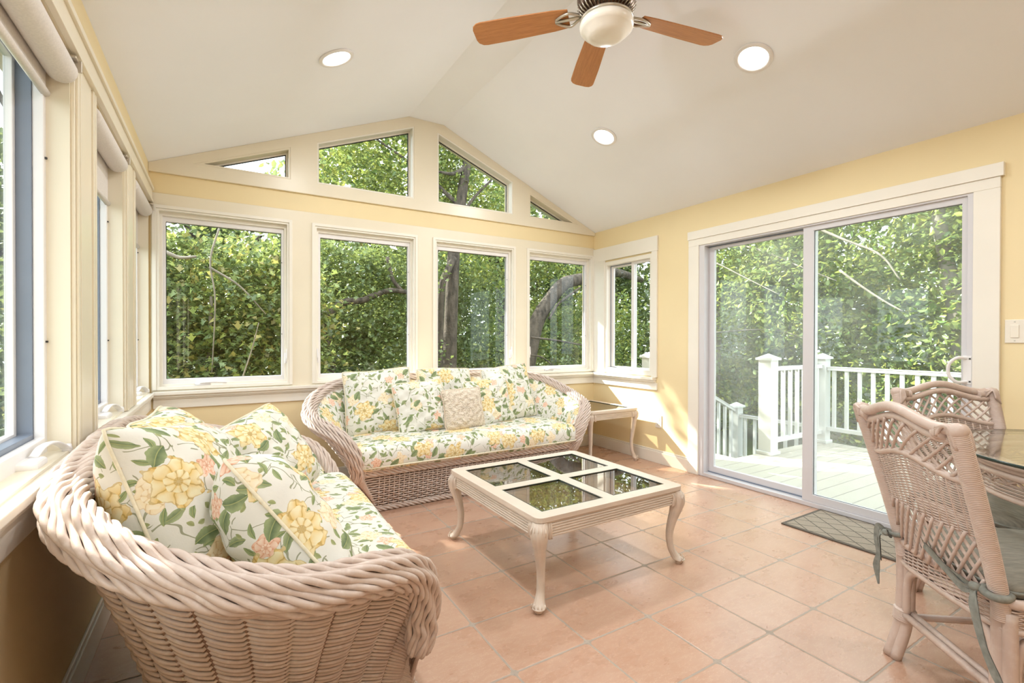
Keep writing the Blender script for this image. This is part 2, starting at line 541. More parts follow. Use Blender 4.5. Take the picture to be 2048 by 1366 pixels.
# ------------------------------------------------------------------ mesh helpers
class MB:
    def __init__(s):
        s.v, s.f, s.uv = [], [], {}

    def add(s, vs_, fs, uvs=None):
        o = len(s.v)
        s.v.extend([tuple(v) for v in vs_])
        for i, f in enumerate(fs):
            s.f.append(tuple(o + k for k in f))
            if uvs is not None:
                s.uv[len(s.f) - 1] = uvs[i]
        return s

    def box(s, a, b, mtx=None):
        (x0, y0, z0), (x1, y1, z1) = a, b
        x0, x1 = min(x0, x1), max(x0, x1)
        y0, y1 = min(y0, y1), max(y0, y1)
        z0, z1 = min(z0, z1), max(z0, z1)
        vs_ = [(x0, y0, z0), (x1, y0, z0), (x1, y1, z0), (x0, y1, z0), (x0, y0, z1), (x1, y0, z1), (x1, y1, z1), (x0, y1, z1)]
        if mtx is not None:
            vs_ = [tuple(mtx @ Vector(v)) for v in vs_]
        return s.add(vs_, [(0, 3, 2, 1), (4, 5, 6, 7), (0, 1, 5, 4), (1, 2, 6, 5), (2, 3, 7, 6), (3, 0, 4, 7)])

    def prism(s, outer, holes, axis, d0, d1):
        """2D polygon (with holes) extruded between d0 and d1 along axis; 2D axes are the other two in xyz order"""
        loops = [outer] + list(holes)
        flat = [p for l in loops for p in l]
        tris = tessellate_polygon([[Vector((p[0], p[1], 0)) for p in l] for l in loops])

        def to3(p, d):
            if axis == 0: return (d, p[0], p[1])
            if axis == 1: return (p[0], d, p[1])
            return (p[0], p[1], d)
        n = len(flat)
        vs_ = [to3(p, d0) for p in flat] + [to3(p, d1) for p in flat]
        fs = []
        for t in tris:
            fs.append(tuple(t))
            fs.append(tuple(n + k for k in reversed(t)))
        o = 0
        for l in loops:
            m_ = len(l)
            for i in range(m_):
                j = (i + 1) % m_
                fs.append((o + i, o + j, n + o + j, n + o + i))
            o += m_
        return s.add(vs_, fs)

    def tube(s, path, r, sides=8, closed=False, cap=True, squash=1.0, seed=None, uvscale=None):
        P = np.asarray(path, float)
        n = len(P)
        if closed:
            T = np.roll(P, -1, 0) - np.roll(P, 1, 0)
        else:
            T = np.gradient(P, axis=0)
        T /= (np.linalg.norm(T, axis=1)[:, None] + 1e-12)
        ref = np.array((0, 0, 1.0)) if seed is None else np.asarray(seed, float)
        if abs(T[0] @ ref) > 0.95 * np.linalg.norm(ref):
            ref = np.array((1.0, 0, 0))
        N = np.zeros_like(P)
        cur = ref
        for i in range(n):
            cur = cur - (cur @ T[i]) * T[i]
            cur = cur / (np.linalg.norm(cur) + 1e-12)
            N[i] = cur
        B = np.cross(T, N)
        R = np.full(n, r) if np.isscalar(r) else np.asarray(r, float)
        a = np.arange(sides) * 2 * PI / sides
        vs_ = (P[:, None, :] + R[:, None, None] * (np.cos(a)[None, :, None] * N[:, None, :] * squash + np.sin(a)[None, :, None] * B[:, None, :])).reshape(-1, 3)
        fs, uvs = [], []
        L = np.concatenate([[0], np.cumsum(np.linalg.norm(np.diff(P, axis=0), axis=1))])
        m_ = n if closed else n - 1
        for i in range(m_):
            j = (i + 1) % n
            for k in range(sides):
                k2 = (k + 1) % sides
                fs.append((i * sides + k, i * sides + k2, j * sides + k2, j * sides + k))
                if uvscale:
                    l0, l1 = L[i], L[i + 1] if i + 1 < n else L[i] + 0.01
                    uvs.append(((l0, k / sides), (l0, (k + 1) / sides), (l1, (k + 1) / sides), (l1, k / sides)))
        if cap and not closed:
            fs.append(tuple(reversed(range(sides))))
            fs.append(tuple((n - 1) * sides + k for k in range(sides)))
            if uvscale:
                uvs.append(((0, 0),) * sides)
                uvs.append(((0, 0),) * sides)
        return s.add(vs_, fs, uvs if uvscale else None)

    def lathe(s, prof, n=32, center=(0, 0, 0), cap=True):
        vs_, fs = [], []
        for (r, z) in prof:
            for k in range(n):
                a = 2 * PI * k / n
                vs_.append((center[0] + r * math.cos(a), center[1] + r * math.sin(a), center[2] + z))
        for i in range(len(prof) - 1):
            for k in range(n):
                k2 = (k + 1) % n
                fs.append((i * n + k, i * n + k2, (i + 1) * n + k2, (i + 1) * n + k))
        if cap:
            fs.append(tuple(reversed(range(n))))
            fs.append(tuple((len(prof) - 1) * n + k for k in range(n)))
        return s.add(vs_, fs)

    def grid(s, pts, uvs=None, flip=False):
        """pts: array (a, b, 3)"""
        A, B_ = pts.shape[:2]
        vs_ = pts.reshape(-1, 3)
        fs, uu = [], []
        for i in range(A - 1):
            for j in range(B_ - 1):
                q = [i * B_ + j, (i + 1) * B_ + j, (i + 1) * B_ + j + 1, i * B_ + j + 1]
                if flip:
                    q.reverse()
                fs.append(tuple(q))
                if uvs is not None:
                    fl_ = uvs.reshape(-1, 2)
                    uu.append(tuple(tuple(fl_[k]) for k in q))
        return s.add(vs_, fs, uu if uvs is not None else None)

    def build(s, name, mat, parent=None, smooth=False, bevel=0.0, seg=2, auto=None, subsurf=0, solid=0.0, extra=None):
        me = bpy.data.meshes.new(name)
        me.from_pydata(s.v, [], s.f)
        if s.uv:
            ul = me.uv_layers.new(name='UVMap')
            data = np.zeros((len(me.loops), 2))
            for pi, p in enumerate(me.polygons):
                u = s.uv.get(pi)
                if u:
                    for k in range(p.loop_total):
                        data[p.loop_start + k] = u[k]
            ul.data.foreach_set('uv', data.ravel())
        me.materials.append(mat)
        for m_ in (extra or []):
            me.materials.append(m_)
        bm = bmesh.new()
        bm.from_mesh(me)
        bmesh.ops.recalc_face_normals(bm, faces=bm.faces)
        bm.to_mesh(me)
        bm.free()
        if smooth or auto:
            me.shade_smooth()
        o = bpy.data.objects.new(name, me)
        COL.objects.link(o)
        if parent is not None:
            o.parent = parent
        if auto:
            try:
                me.set_sharp_from_angle(angle=math.radians(auto))
            except Exception:
                pass
        if solid:
            md = o.modifiers.new('thickness', 'SOLIDIFY')
            md.thickness = solid
        if bevel:
            md = o.modifiers.new('bevel', 'BEVEL')
            md.width = bevel
            md.segments = seg
            md.limit_method = 'ANGLE'
            md.angle_limit = math.radians(40)
        if subsurf:
            md = o.modifiers.new('subsurf', 'SUBSURF')
            md.levels = subsurf
            md.render_levels = subsurf
        return o


def catmull(pts, n=12, closed=False):
    P = [np.array(p, float) for p in pts]
    out = []
    m_ = len(P)
    rng = range(m_) if closed else range(m_ - 1)
    for i in rng:
        if closed:
            p0, p1, p2, p3 = P[(i - 1) % m_], P[i], P[(i + 1) % m_], P[(i + 2) % m_]
        else:
            p0 = P[i - 1] if i > 0 else 2 * P[0] - P[1]
            p1, p2 = P[i], P[i + 1]
            p3 = P[i + 2] if i + 2 < m_ else 2 * P[-1] - P[-2]
        for k in range(n):
            t = k / n
            out.append(0.5 * ((2 * p1) + (-p0 + p2) * t + (2 * p0 - 5 * p1 + 4 * p2 - p3) * t * t + (-p0 + 3 * p1 - 3 * p2 + p3) * t ** 3))
    if not closed:
        out.append(P[-1])
    return np.array(out)


def resample(P, step):
    P = np.asarray(P, float)
    L = np.concatenate([[0], np.cumsum(np.linalg.norm(np.diff(P, axis=0), axis=1))])
    n = max(2, int(round(L[-1] / step)) + 1)
    s = np.linspace(0, L[-1], n)
    return np.stack([np.interp(s, L, P[:, k]) for k in range(3)], 1), s


def thing(name, label, cat, loc=(0, 0, 0), rotz=0.0, group=None):
    o = bpy.data.objects.new(name, None)
    o.empty_display_size = 0.1
    COL.objects.link(o)
    o.location = loc
    o.rotation_euler = (0, 0, rotz)
    o['label'] = label
    o['category'] = cat
    if group:
        o['group'] = group
    return o


def tag(o, label, cat, group=None, kind=None):
    o['label'] = label
    o['category'] = cat
    if group:
        o['group'] = group
    if kind:
        o['kind'] = kind
    return o


def struct(o, label=None):
    o['kind'] = 'structure'
    if label:
        o['label'] = label
    return o


def empty_struct(name, label=None, loc=(0, 0, 0)):
    o = bpy.data.objects.new(name, None)
    o.empty_display_size = 0.1
    COL.objects.link(o)
    o.location = loc
    o['kind'] = 'structure'
    if label:
        o['label'] = label
    return o


def copy_tree(o, parent=None):
    c = o.copy()
    COL.objects.link(c)
    c.parent = parent
    for ch in list(o.children):
        copy_tree(ch, c)
    return c


def ring(x0, x1, z0, z1, w):
    """outer loop and hole of a rectangular frame of bar width w (w may be (l, r, b, t))"""
    l, r, b, t = (w,) * 4 if not isinstance(w, tuple) else w
    return [(x0, z0), (x1, z0), (x1, z1), (x0, z1)], [(x0 + l, z0 + b), (x1 - r, z0 + b), (x1 - r, z1 - t), (x0 + l, z1 - t)]

# =================================================================== ROOM
XL, XR, YB, YF = -0.41, 3.456, 3.985, -2.6
WT = 0.14
RX0, RX1, RZ = 1.375, 1.695, 3.045


def ceil_z(x):
    if x < RX0:
        return 2.316 + (RZ - 2.316) * (x - XL) / (RX0 - XL)
    if x > RX1:
        return 2.290 + (RZ - 2.290) * (XR - x) / (XR - RX1)
    return RZ


b = MB().box((XL - WT, YF - WT, -0.06), (XR + 0.10, YB + WT, 0))
struct(b.build('floor', M['tile']), 'terracotta tile floor with clipped corner tiles and pale grout')

# ceiling: two slopes and a narrow flat ridge, one body
prof = [(XL - 0.02, 2.316), (XL, 2.316), (RX0, RZ), (RX1, RZ), (XR, 2.290), (XR + 0.02, 2.290)]
poly = prof + [(XR + 0.02, 2.37), (RX1, RZ + 0.08), (RX0, RZ + 0.08), (XL - 0.02, 2.40)]
struct(MB().prism(poly, [], 1, YF, YB).build('ceiling', M['ceiling']), 'white vaulted ceiling with a narrow flat ridge')
# roof body with an overhang, seen from below beyond the gable
OV = 0.34
rprof = [(XL - OV, 2.22), (XL - OV, 2.30), (XL - WT, 2.44), (RX0, RZ + 0.16), (RX1, RZ + 0.16), (XR + WT, 2.42), (XR + OV, 2.28), (XR + OV, 2.20),
         (XR + WT, 2.29), (XR + 0.021, 2.375), (RX1, RZ + 0.085), (RX0, RZ + 0.085), (XL - 0.021, 2.405), (XL - WT, 2.34)]
ro = MB().prism(rprof, [], 1, YF - 0.2, YB + WT + 0.001).build('roof', M['soffit'])
struct(ro, 'roof over the sunroom')
ov = [(XL - OV, 2.23), (XL - OV, 2.31), (RX0, RZ + 0.11), (RX1, RZ + 0.11), (XR + OV, 2.29), (XR + OV, 2.21), (RX1, RZ + 0.03), (RX0, RZ + 0.03)]
struct(MB().prism(ov, [], 1, YB + WT + 0.002, YB + WT + 0.22).build('trim_7', simple('sage_soffit', (0.50, 0.56, 0.48), 0.6)), 'sage green rake overhang outside the gable windows')

# ---- back wall
CX = [0.035, 1.028, 2.022, 3.008]
HW, WZ0, WZ1 = 0.405, 0.80, 2.02
holes = [[(c - HW, WZ0), (c + HW, WZ0), (c + HW, WZ1), (c - HW, WZ1)] for c in CX]
SG = 0.39
gz = 2.35
T1 = [(-0.16, gz), (0.449, gz), (0.449, gz + 0.609 * SG)]
T2 = [(0.64, gz), (1.42, gz), (1.42, 2.665 + 0.78 * SG), (0.64, 2.665)]
mir = lambda P: [(3.056 - x, z) for x, z in reversed(P)]
T3, T4 = mir(T2), mir(T1)
GAB = [T1, T2, T3, T4]
outline = [(XL - WT, -0.06), (XR + WT, -0.06), (XR + WT, 2.29), (XR, 2.290), (RX1, RZ), (RX0, RZ), (XL, 2.316), (XL - WT, 2.30)]
struct(MB().prism(outline, holes + GAB, 1, YB, YB + WT).build('wall_back', M['yellow']), 'yellow gable wall with four windows and four gable lights')
struct(MB().prism([(XL + 0.01, 0.78), (XR, 0.78), (XR, 2.122), (XL + 0.01, 2.122)], holes, 1, YB - 0.012, YB).build('trim_1', M['cream'], bevel=0.003),
       'cream panelling around the four back windows')
struct(MB().prism([(XL, 2.258), (XR, 2.258), (XR, 2.290), (RX1, RZ), (RX0, RZ), (XL, 2.316)], GAB, 1, YB - 0.022, YB).build('trim_2', M['cream'], bevel=0.003),
       'cream panelling filling the gable above the yellow band')


def window_back(n, c):
    w = empty_struct('window_%d' % n, ['leftmost', 'second', 'third', 'rightmost'][n - 1] + ' of the four tall back windows', (c, YB, WZ0))
    H = WZ1 - WZ0
    o, h = ring(-HW - 0.022, HW + 0.022, -0.0, H + 0.022, (0.022, 0.022, 0.0, 0.022))
    h[0], h[1] = (h[0][0], 0.001), (h[1][0], 0.001)
    MB().prism(o, [h], 1, -0.024, -0.012).build('casing', M['cream_light'], w, bevel=0.003)
    o, h = ring(-HW, HW, 0, H, (0.014, 0.014, 0.02, 0.014))
    MB().prism(o, [h], 1, -0.016, 0.03).build('jamb', M['cream_light'], w, bevel=0.002)
    o, h = ring(-HW + 0.001, HW - 0.001, 0.001, H - 0.001, (0.030, 0.030, 0.036, 0.040))
    MB().prism(o, [h], 1, 0.02, 0.055).build('frame', M['cream_light'], w, bevel=0.003)
    o, h = ring(-HW + 0.028, HW - 0.028, 0.034, H - 0.038, (0.020, 0.020, 0.034, 0.038))
    MB().prism(o, [h], 1, 0.036, 0.075).build('sash', M['vinyl'], w, bevel=0.003)
    o, h = ring(-HW + 0.046, HW - 0.046, 0.066, H - 0.074, 0.005)
    MB().prism(o, [h], 1, 0.058, 0.062).build('gasket', M['gasket'], w)
    MB().box((-HW + 0.047, 0.062, 0.067), (HW - 0.047, 0.066, H - 0.075)).build('glass', M['glass'], w)
    # folding crank on the bottom rail and the sash lock on one side
    m = MB()
    m.tube([(-0.17, 0.0, 0.030), (-0.15, -0.012, 0.040), (-0.08, -0.014, 0.042), (0.0, -0.010, 0.034)], [0.006, 0.008, 0.008, 0.006], 8)
    m.box((-0.19, -0.012, 0.020), (-0.10, 0.02, 0.036))
    m.build('crank', M['vinyl'], w, smooth=True)
    s = 1 if n % 2 else -1
    m = MB()
    m.box((s * (HW - 0.03), -0.002, 0.16), (s * (HW - 0.006), 0.022, 0.24))
    m.tube([(s * (HW - 0.018), -0.004, 0.17), (s * (HW - 0.018), -0.022, 0.20), (s * (HW - 0.018), -0.014, 0.27)], 0.005, 6)
    m.build('lock', M['vinyl'], w, bevel=0.002)
    for z in (0.38, 0.92):
        MB().lathe([(0.0, 0), (0.004, 0), (0.004, 0.004), (0, 0.004)], 8).build('screw', M['screw'], w).location = (HW - 0.046, 0.034, z)
    return w


for i, c in enumerate(CX):
    window_back(i + 1, c)


def inset(P, d):
    """inset a convex ccw polygon"""
    n = len(P)
    out = []
    for i in range(n):
        a, b_, c = Vector(P[i - 1]), Vector(P[i]), Vector(P[(i + 1) % n])
        e1, e2 = (b_ - a).normalized(), (c - b_).normalized()
        n1, n2 = Vector((-e1.y, e1.x)), Vector((-e2.y, e2.x))
        k = (n1 + n2)
        k = k / max(1e-6, k.dot(n1))
        p = b_ + k * d
        out.append((p.x, p.y))
    return out


GLAB = ['left triangular', 'left centre sloping', 'right centre sloping', 'right triangular']
for i, P in enumerate(GAB):
    n = 5 + i
    w = empty_struct('window_%d' % n, GLAB[i] + ' gable light above the back windows')
    k = 1.0
    q = inset(P, 0.012)
    MB().prism(P, [q], 1, YB - 0.02, YB + 0.075).build('jamb', M['cream_light'] if i in (1, 2) else M['cream'], w, bevel=0.001)
    q2 = inset(P, 0.022)
    q3 = inset(P, 0.028)
    MB().prism(inset(P, 0.011), [q2], 1, YB + 0.055, YB + 0.09).build('frame', M['cream_light'], w)
    MB().prism(inset(P, 0.0215), [q3], 1, YB + 0.066, YB + 0.072).build('gasket', M['gasket'], w)
    MB().prism(inset(P, 0.0225), [], 1, YB + 0.070, YB + 0.074).build('glass', M['glass'], w)

# sill, its moulding and apron along the back wall
m = MB()
m.box((XL + 0.02, YB - 0.052, 0.766), (XR, YB + 0.02, 0.790))
m.box((XL + 0.02, YB - 0.036, 0.748), (XR, YB, 0.766))
m.box((XL + 0.02, YB - 0.026, 0.738), (XR, YB, 0.748))
m.box((XL + 0.02, YB - 0.014, 0.672), (XR, YB, 0.738))
struct(m.build('trim_3', M['cream_light'], bevel=0.004, seg=3), 'pale window sill and apron along the back wall')

# ---- right wall with sliding door and small window
DY0, DY1, DZ = 0.909, 2.637, 1.954
SY0, SY1, SZ0, SZ1 = 3.15, 3.80, 0.80, 1.95
outer = [(YF - WT, -0.06), (YB, -0.06), (YB, 2.292), (YF - WT, 2.292)]
dh = [(DY0, 0.0), (DY1, 0.0), (DY1, DZ), (DY0, DZ)]
outer2 = [(YF - WT, -0.06), (DY0, -0.06), (DY0, DZ), (DY1, DZ), (DY1, -0.06), (YB, -0.06), (YB, 2.292), (YF - WT, 2.292)]
sh = [(SY0, SZ0), (SY1, SZ0), (SY1, SZ1), (SY0, SZ1)]
struct(MB().prism(outer2, [sh], 0, XR, XR + 0.10).build('wall_right', M['yellow']), 'yellow wall with the sliding door and a small slider window')
m = MB()
x0, x1 = XR - 0.02, XR
m.box((x0 - 0.008, 0.795, 1.992), (x1, 2.742, 2.062))
m.box((x0, 0.808, 1.935), (x1, 2.738, 1.992))
m.box((x0, DY1 - 0.004, 0), (x1, 2.738, 1.935))
m.box((x0, 0.808, 0), (x1, DY0 + 0.004, 1.935))
m.box((x0 - 0.004, DY1 - 0.004, 0), (x0, DY1 + 0.012, 1.945))
struct(m.build('trim_4', M['cream_light'], bevel=0.003), 'cream casing around the sliding glass door')
m = MB()
m.box((x0, 3.084, 1.965), (x1, YB - 0.012, 2.104))
m.box((x0, 3.088, 0.79), (x1, SY0 + 0.004, 1.965))
m.box((x0, SY1 - 0.004, 0.79), (x1, YB - 0.012, 1.965))
struct(m.build('trim_5', M['cream_light'], bevel=0.003), 'cream casing around the small slider window')
m = MB()
m.box((XR - 0.055, 3.105, 0.766), (XR + 0.03, YB - 0.012, 0.790))
m.box((XR - 0.040, 3.105, 0.748), (XR, YB - 0.012, 0.766))
m.box((XR - 0.028, 3.105, 0.738), (XR, YB - 0.012, 0.748))
m.box((XR - 0.016, 3.088, 0.672), (XR, YB - 0.012, 0.738))
struct(m.build('trim_6', M['cream_light'], bevel=0.004, seg=3), 'pale sill and apron under the small slider window')

w = empty_struct('window_9', 'small two panel slider window on the right wall', (XR, SY0, SZ0))
W_, H_ = SY1 - SY0, SZ1 - SZ0
o, h = ring(0, W_, 0, H_, (0.03, 0.03, 0.05, 0.04))
MB().prism(o, [h], 0, -0.01, 0.05).build('frame', M['cream_light'], w, bevel=0.003)
o, h = ring(0.025, W_ - 0.025, 0.045, H_ - 0.035, 0.012)
MB().prism(o, [h], 0, 0.045, 0.09).build('track', M['vinyl_grey'], w, bevel=0.002)
mid = 0.300
o, h = ring(0.030, mid, 0.045, H_ - 0.036, (0.022, 0.034, 0.022, 0.03))
MB().prism(o, [h], 0, 0.022, 0.044).build('sash', M['vinyl'], w, bevel=0.003)
o, h = ring(mid - 0.03, W_ - 0.030, 0.045, H_ - 0.036, (0.03, 0.040, 0.022, 0.03))
MB().prism(o, [h], 0, 0.050, 0.072).build('sash', M['vinyl'], w, bevel=0.003)
MB().box((0.031, 0.05, 0.065), (0.034, mid - 0.03, H_ - 0.064)).build('glass', M['glass'], w)
MB().box((0.060, mid - 0.002, 0.065), (0.063, W_ - 0.068, H_ - 0.064)).build('glass', M['glass'], w)

d = empty_struct('door_1', 'two panel sliding glass door to the deck', (XR, DY0, 0))
W_, H_ = DY1 - DY0, DZ
o, h = ring(0.001, W_ - 0.001, 0.001, H_ - 0.001, (0.028, 0.052, 0.030, 0.030))
MB().prism(o, [h], 0, -0.012, 0.09).build('frame', M['door_vinyl'], d, bevel=0.003)
MB().prism(*[ring(0.03, W_ - 0.04, 0.028, H_ - 0.028, 0.012)[0], [ring(0.03, W_ - 0.04, 0.028, H_ - 0.028, 0.012)[1]]], 0, 0.045, 0.052).build('track', M['vinyl_grey'], d)
# the fixed panel stands in the outer track, the sliding panel in the inner one
pl = 0.850
p = MB().prism(ring(pl - 0.02, W_ - 0.052, 0.031, H_ - 0.031, 0.05)[0], [ring(pl - 0.02, W_ - 0.052, 0.031, H_ - 0.031, (0.055, 0.048, 0.055, 0.032))[1]], 0, 0.052, 0.082).build('fixed_panel', M['door_vinyl'], d, bevel=0.003)
MB().box((0.064, pl + 0.03, 0.08), (0.068, W_ - 0.09, H_ - 0.06)).build('glass', M['door_glass'], p)
p = MB().prism(ring(0.010, pl + 0.040, 0.031, H_ - 0.020, 0.05)[0], [ring(0.010, pl + 0.040, 0.031, H_ - 0.020, (0.045, 0.07, 0.052, 0.045))[1]], 0, 0.002, 0.040).build('sliding_panel', M['door_vinyl'], d, bevel=0.003)
MB().box((0.018, 0.05, 0.08), (0.022, pl - 0.028, H_ - 0.062)).build('glass', M['door_glass'], p)
MB().prism(ring(0.052, pl - 0.028, 0.081, H_ - 0.063, 0.004)[0], [ring(0.052, pl - 0.028, 0.081, H_ - 0.063, 0.004)[1]], 0, 0.013, 0.018).build('gasket', M['gasket'], p)
m = MB()
hz0, hz1, hy = 0.905, 1.06, 0.028
m.box((-0.014, hy - 0.022, hz0), (0.004, hy + 0.016, hz1))
m.tube(catmull([(-0.01, hy + 0.0, hz0 + 0.014), (-0.045, hy + 0.03, hz0 + 0.012), (-0.062, hy + 0.055, hz0 + 0.04), (-0.064, hy + 0.062, hz0 + 0.078), (-0.062, hy + 0.055, hz1 - 0.04), (-0.045, hy + 0.03, hz1 - 0.012), (-0.01, hy, hz1 - 0.014)], 6), 0.0085, 10)
m.build('handle', M['vinyl'], p, bevel=0.003)
for z in (hz0 + 0.016, hz1 - 0.016):
    m = MB()
    m.box((-0.0165, hy - 0.018, z - 0.004), (-0.0145, hy - 0.010, z + 0.004))
    m.build('screw', M['screw'], p)

# ---- left wall with a row of windows
LW = [(3.29, 3.965), (2.34, 2.995), (1.39, 2.045), (0.44, 1.095), (-0.51, 0.145)]
LZ0, LZ1 = 0.785, 2.04
holes = [[(a, LZ0), (b_, LZ0), (b_, LZ1), (a, LZ1)] for a, b_ in LW]
struct(MB().prism([(YF - WT, -0.06), (YB, -0.06), (YB, 2.318), (YF - WT, 2.318)], holes, 0, XL - WT, XL).build('wall_left', M['yellow']), 'yellow wall with the row of casement windows on the left')
m = MB()
xf = XL + 0.010
ys = [3.965, 3.29, 2.995, 2.34, 2.045, 1.39, 1.095, 0.44, 0.145, -0.51]
m.box((XL, -0.8, 2.05), (xf + 0.012, YB - 0.022, 2.165))
m.box((xf, -0.79, 2.128), (xf + 0.022, YB - 0.022, 2.150))
m.box((xf, -0.79, 2.046), (xf + 0.018, YB - 0.024, 2.066))
for k in range(1, len(ys) - 1, 2):
    y1_, y0_ = ys[k], ys[k + 1]
    m.box((XL, y0_, 0.79), (xf, y1_, 2.05))
    for yy in (y0_ + 0.012, y0_ + 0.045, y1_ - 0.034, y1_ - 0.066):
        m.box((xf, yy, 0.79), (xf + 0.007, yy + 0.022, 2.05))
    m.box((xf, y0_ + 0.078, 0.79), (xf + 0.003, y1_ - 0.078, 2.05))
struct(m.build('trim_8', M['cream'], bevel=0.004, seg=3), 'cream fluted casings between the left windows')
m = MB()
m.box((-0.53, -0.8, 0.760), (XL + 0.030, YB - 0.05, 0.786))
m.box((XL, -0.8, 0.742), (XL + 0.018, YB - 0.03, 0.762))
m.box((XL, -0.8, 0.672), (XL + 0.012, YB - 0.02, 0.742))
struct(m.build('trim_9', M['cream_light'], bevel=0.005, seg=3), 'deep pale sill along the left windows')

LLAB = ['farthest', 'middle', 'nearest', 'unseen fourth, added for daylight,', 'unseen fifth, added for daylight,']  # the last two lie out of view, added to let in skylight
for i, (a, b_) in enumerate(LW):
    w = empty_struct('window_%d' % (10 + i), LLAB[i] + ' casement window on the left wall', (XL, a, LZ0))
    W_, H_ = b_ - a, LZ1 - LZ0
    o, h = ring(0, W_, 0, H_, 0.010)
    MB().prism(o, [h], 0, -0.06, 0.0).build('jamb', M['cream'], w)
    o, h = ring(0.003, W_ - 0.003, 0.001, H_ - 0.003, (0.030, 0.030, 0.055, 0.04))
    MB().prism(o, [h], 0, -0.082, -0.056).build('frame', M['vinyl'], w, bevel=0.003)
    o, h = ring(0.020, W_ - 0.020, 0.04, H_ - 0.03, (0.018, 0.018, 0.03, 0.02))
    MB().prism(o, [h], 0, -0.118, -0.082).build('screen_track', M['vinyl_grey'], w, bevel=0.002)
    o, h = ring(0.003, W_ - 0.003, 0.003, H_ - 0.003, (0.055, 0.055, 0.075, 0.055))
    MB().prism(o, [h], 0, -0.138, -0.118).build('sash', M['vinyl'], w, bevel=0.002)
    MB().box((-0.130, 0.056, 0.07), (-0.126, W_ - 0.056, H_ - 0.056)).build('glass', M['glass'], w)
    for z in (0.35, 0.92):
        MB().lathe([(0, 0), (0.0045, 0), (0.0045, 0.006), (0, 0.006)], 8).build('screw', M['screw'], w).location = (-0.055, W_ - 0.018, z)
    if i < 4:   # folded crank handle lying on the sill
        m = MB()
        cy = W_ - 0.20 if i < 3 else W_ * 0.5
        m.box((-0.075, cy - 0.085, 0.003), (-0.012, cy + 0.012, 0.030))
        hd = m.build('crank_housing', M['vinyl'], w, bevel=0.011, seg=3)
        m = MB()
        pth = catmull([(-0.040, cy - 0.01, 0.030), (-0.030, cy + 0.03, 0.052), (-0.022, cy + 0.10, 0.050), (-0.014, cy + 0.155, 0.030), (-0.008, cy + 0.17, 0.016)], 8)
        m.tube(pth, 0.0125, 10, squash=0.42, seed=(0, 0, 1))
        m.lathe([(0.0, 0), (0.012, 0), (0.013, 0.012), (0.010, 0.026), (0, 0.027)], 12, (-0.006, cy + 0.175, 0.004))
        m.build('crank_arm', M['vinyl'], hd, smooth=True)

# ---- unseen near wall, baseboards
struct(MB().prism([(XL - WT, -0.06), (XR + 0.1, -0.06), (XR + 0.1, 2.29), (RX1, RZ + .05), (RX0, RZ + .05), (XL - WT, 2.31)], [], 1, YF - WT, YF).build('wall_front', M['yellow']), 'yellow wall behind the viewpoint')
m = MB()
m.box((XR - 0.016, 2.739, 0), (XR, YB, 0.105)); m.box((XR - 0.010, 2.739, 0.105), (XR, YB, 0.122))
struct(m.build('baseboard_right', M['cream_light'], bevel=0.003), 'pale baseboard on the right wall')
m = MB()
m.box((XR - 0.016, YF, 0), (XR, 0.807, 0.105)); m.box((XR - 0.010, YF, 0.105), (XR, 0.807, 0.122))
struct(m.build('baseboard_near', M['cream_light'], bevel=0.003), 'pale baseboard on the right wall beside the dining set')
m = MB()
m.box((XL, YB - 0.016, 0), (XR - 0.016, YB, 0.105)); m.box((XL, YB - 0.010, 0.105), (XR - 0.01, YB, 0.122))
struct(m.build('baseboard_back', M['cream_light'], bevel=0.003), 'pale baseboard on the back wall')
m = MB()
m.box((XL, YF, 0), (XL + 0.016, YB - 0.016, 0.105)); m.box((XL, YF, 0.105), (XL + 0.010, YB - 0.01, 0.122))
struct(m.build('baseboard_left', M['cream_light'], bevel=0.003), 'pale baseboard on the left wall')

# ---- roller blinds on the left windows
for i, (lab, drop) in enumerate((('small cream roller blind on the farthest left window', 0.20), ('cream roller blind on the middle left window', 0.15), ('large cream roller blind on the nearest left window', 0.035))):
    a, b_ = LW[i]
    W_ = b_ - a
    t = thing('roller_blind', lab, 'blind', (XL - 0.020, a, 2.0), 0, 'roller blinds on the left windows')
    m = MB()
    r = 0.042
    prof = [(r * math.cos(q), r * math.sin(q)) for q in np.linspace(0, 2 * PI, 20, endpoint=False)]
    pts = [(p_[0], p_[1] - 0.006) for p_ in prof]
    m.tube([(0.005, 0.014, -0.012), (0.005, 0.017, -0.012), (0.005, 0.03, -0.012), (0.005, W_ - 0.03, -0.012), (0.005, W_ - 0.018, -0.012), (0.005, W_ - 0.013, -0.012)], [0.030, 0.036, 0.040, 0.040, 0.036, 0.030], 20)
    m.build('fabric_roll', M['blind'], t, auto=50)
    m = MB()
    m.box((-0.036, 0.02, -0.02 - drop - 0.03), (-0.033, W_ - 0.02, 0.0))
    sh_ = m.build('shade', M['blind'], t)
    MB().tube([(-0.0345, 0.018, -0.055 - drop), (-0.0345, W_ - 0.018, -0.055 - drop)], 0.012, 10, squash=1.0).build('hem_bar', M['blind'], sh_, smooth=True)
    m = MB()
    m.box((-0.01, W_ - 0.020, -0.004), (0.052, W_ - 0.011, 0.034))
    m.box((0.03, W_ - 0.05, 0.026), (0.044, W_ - 0.02, 0.034))
    m.build('bracket', M['pewter'], t, bevel=0.002)

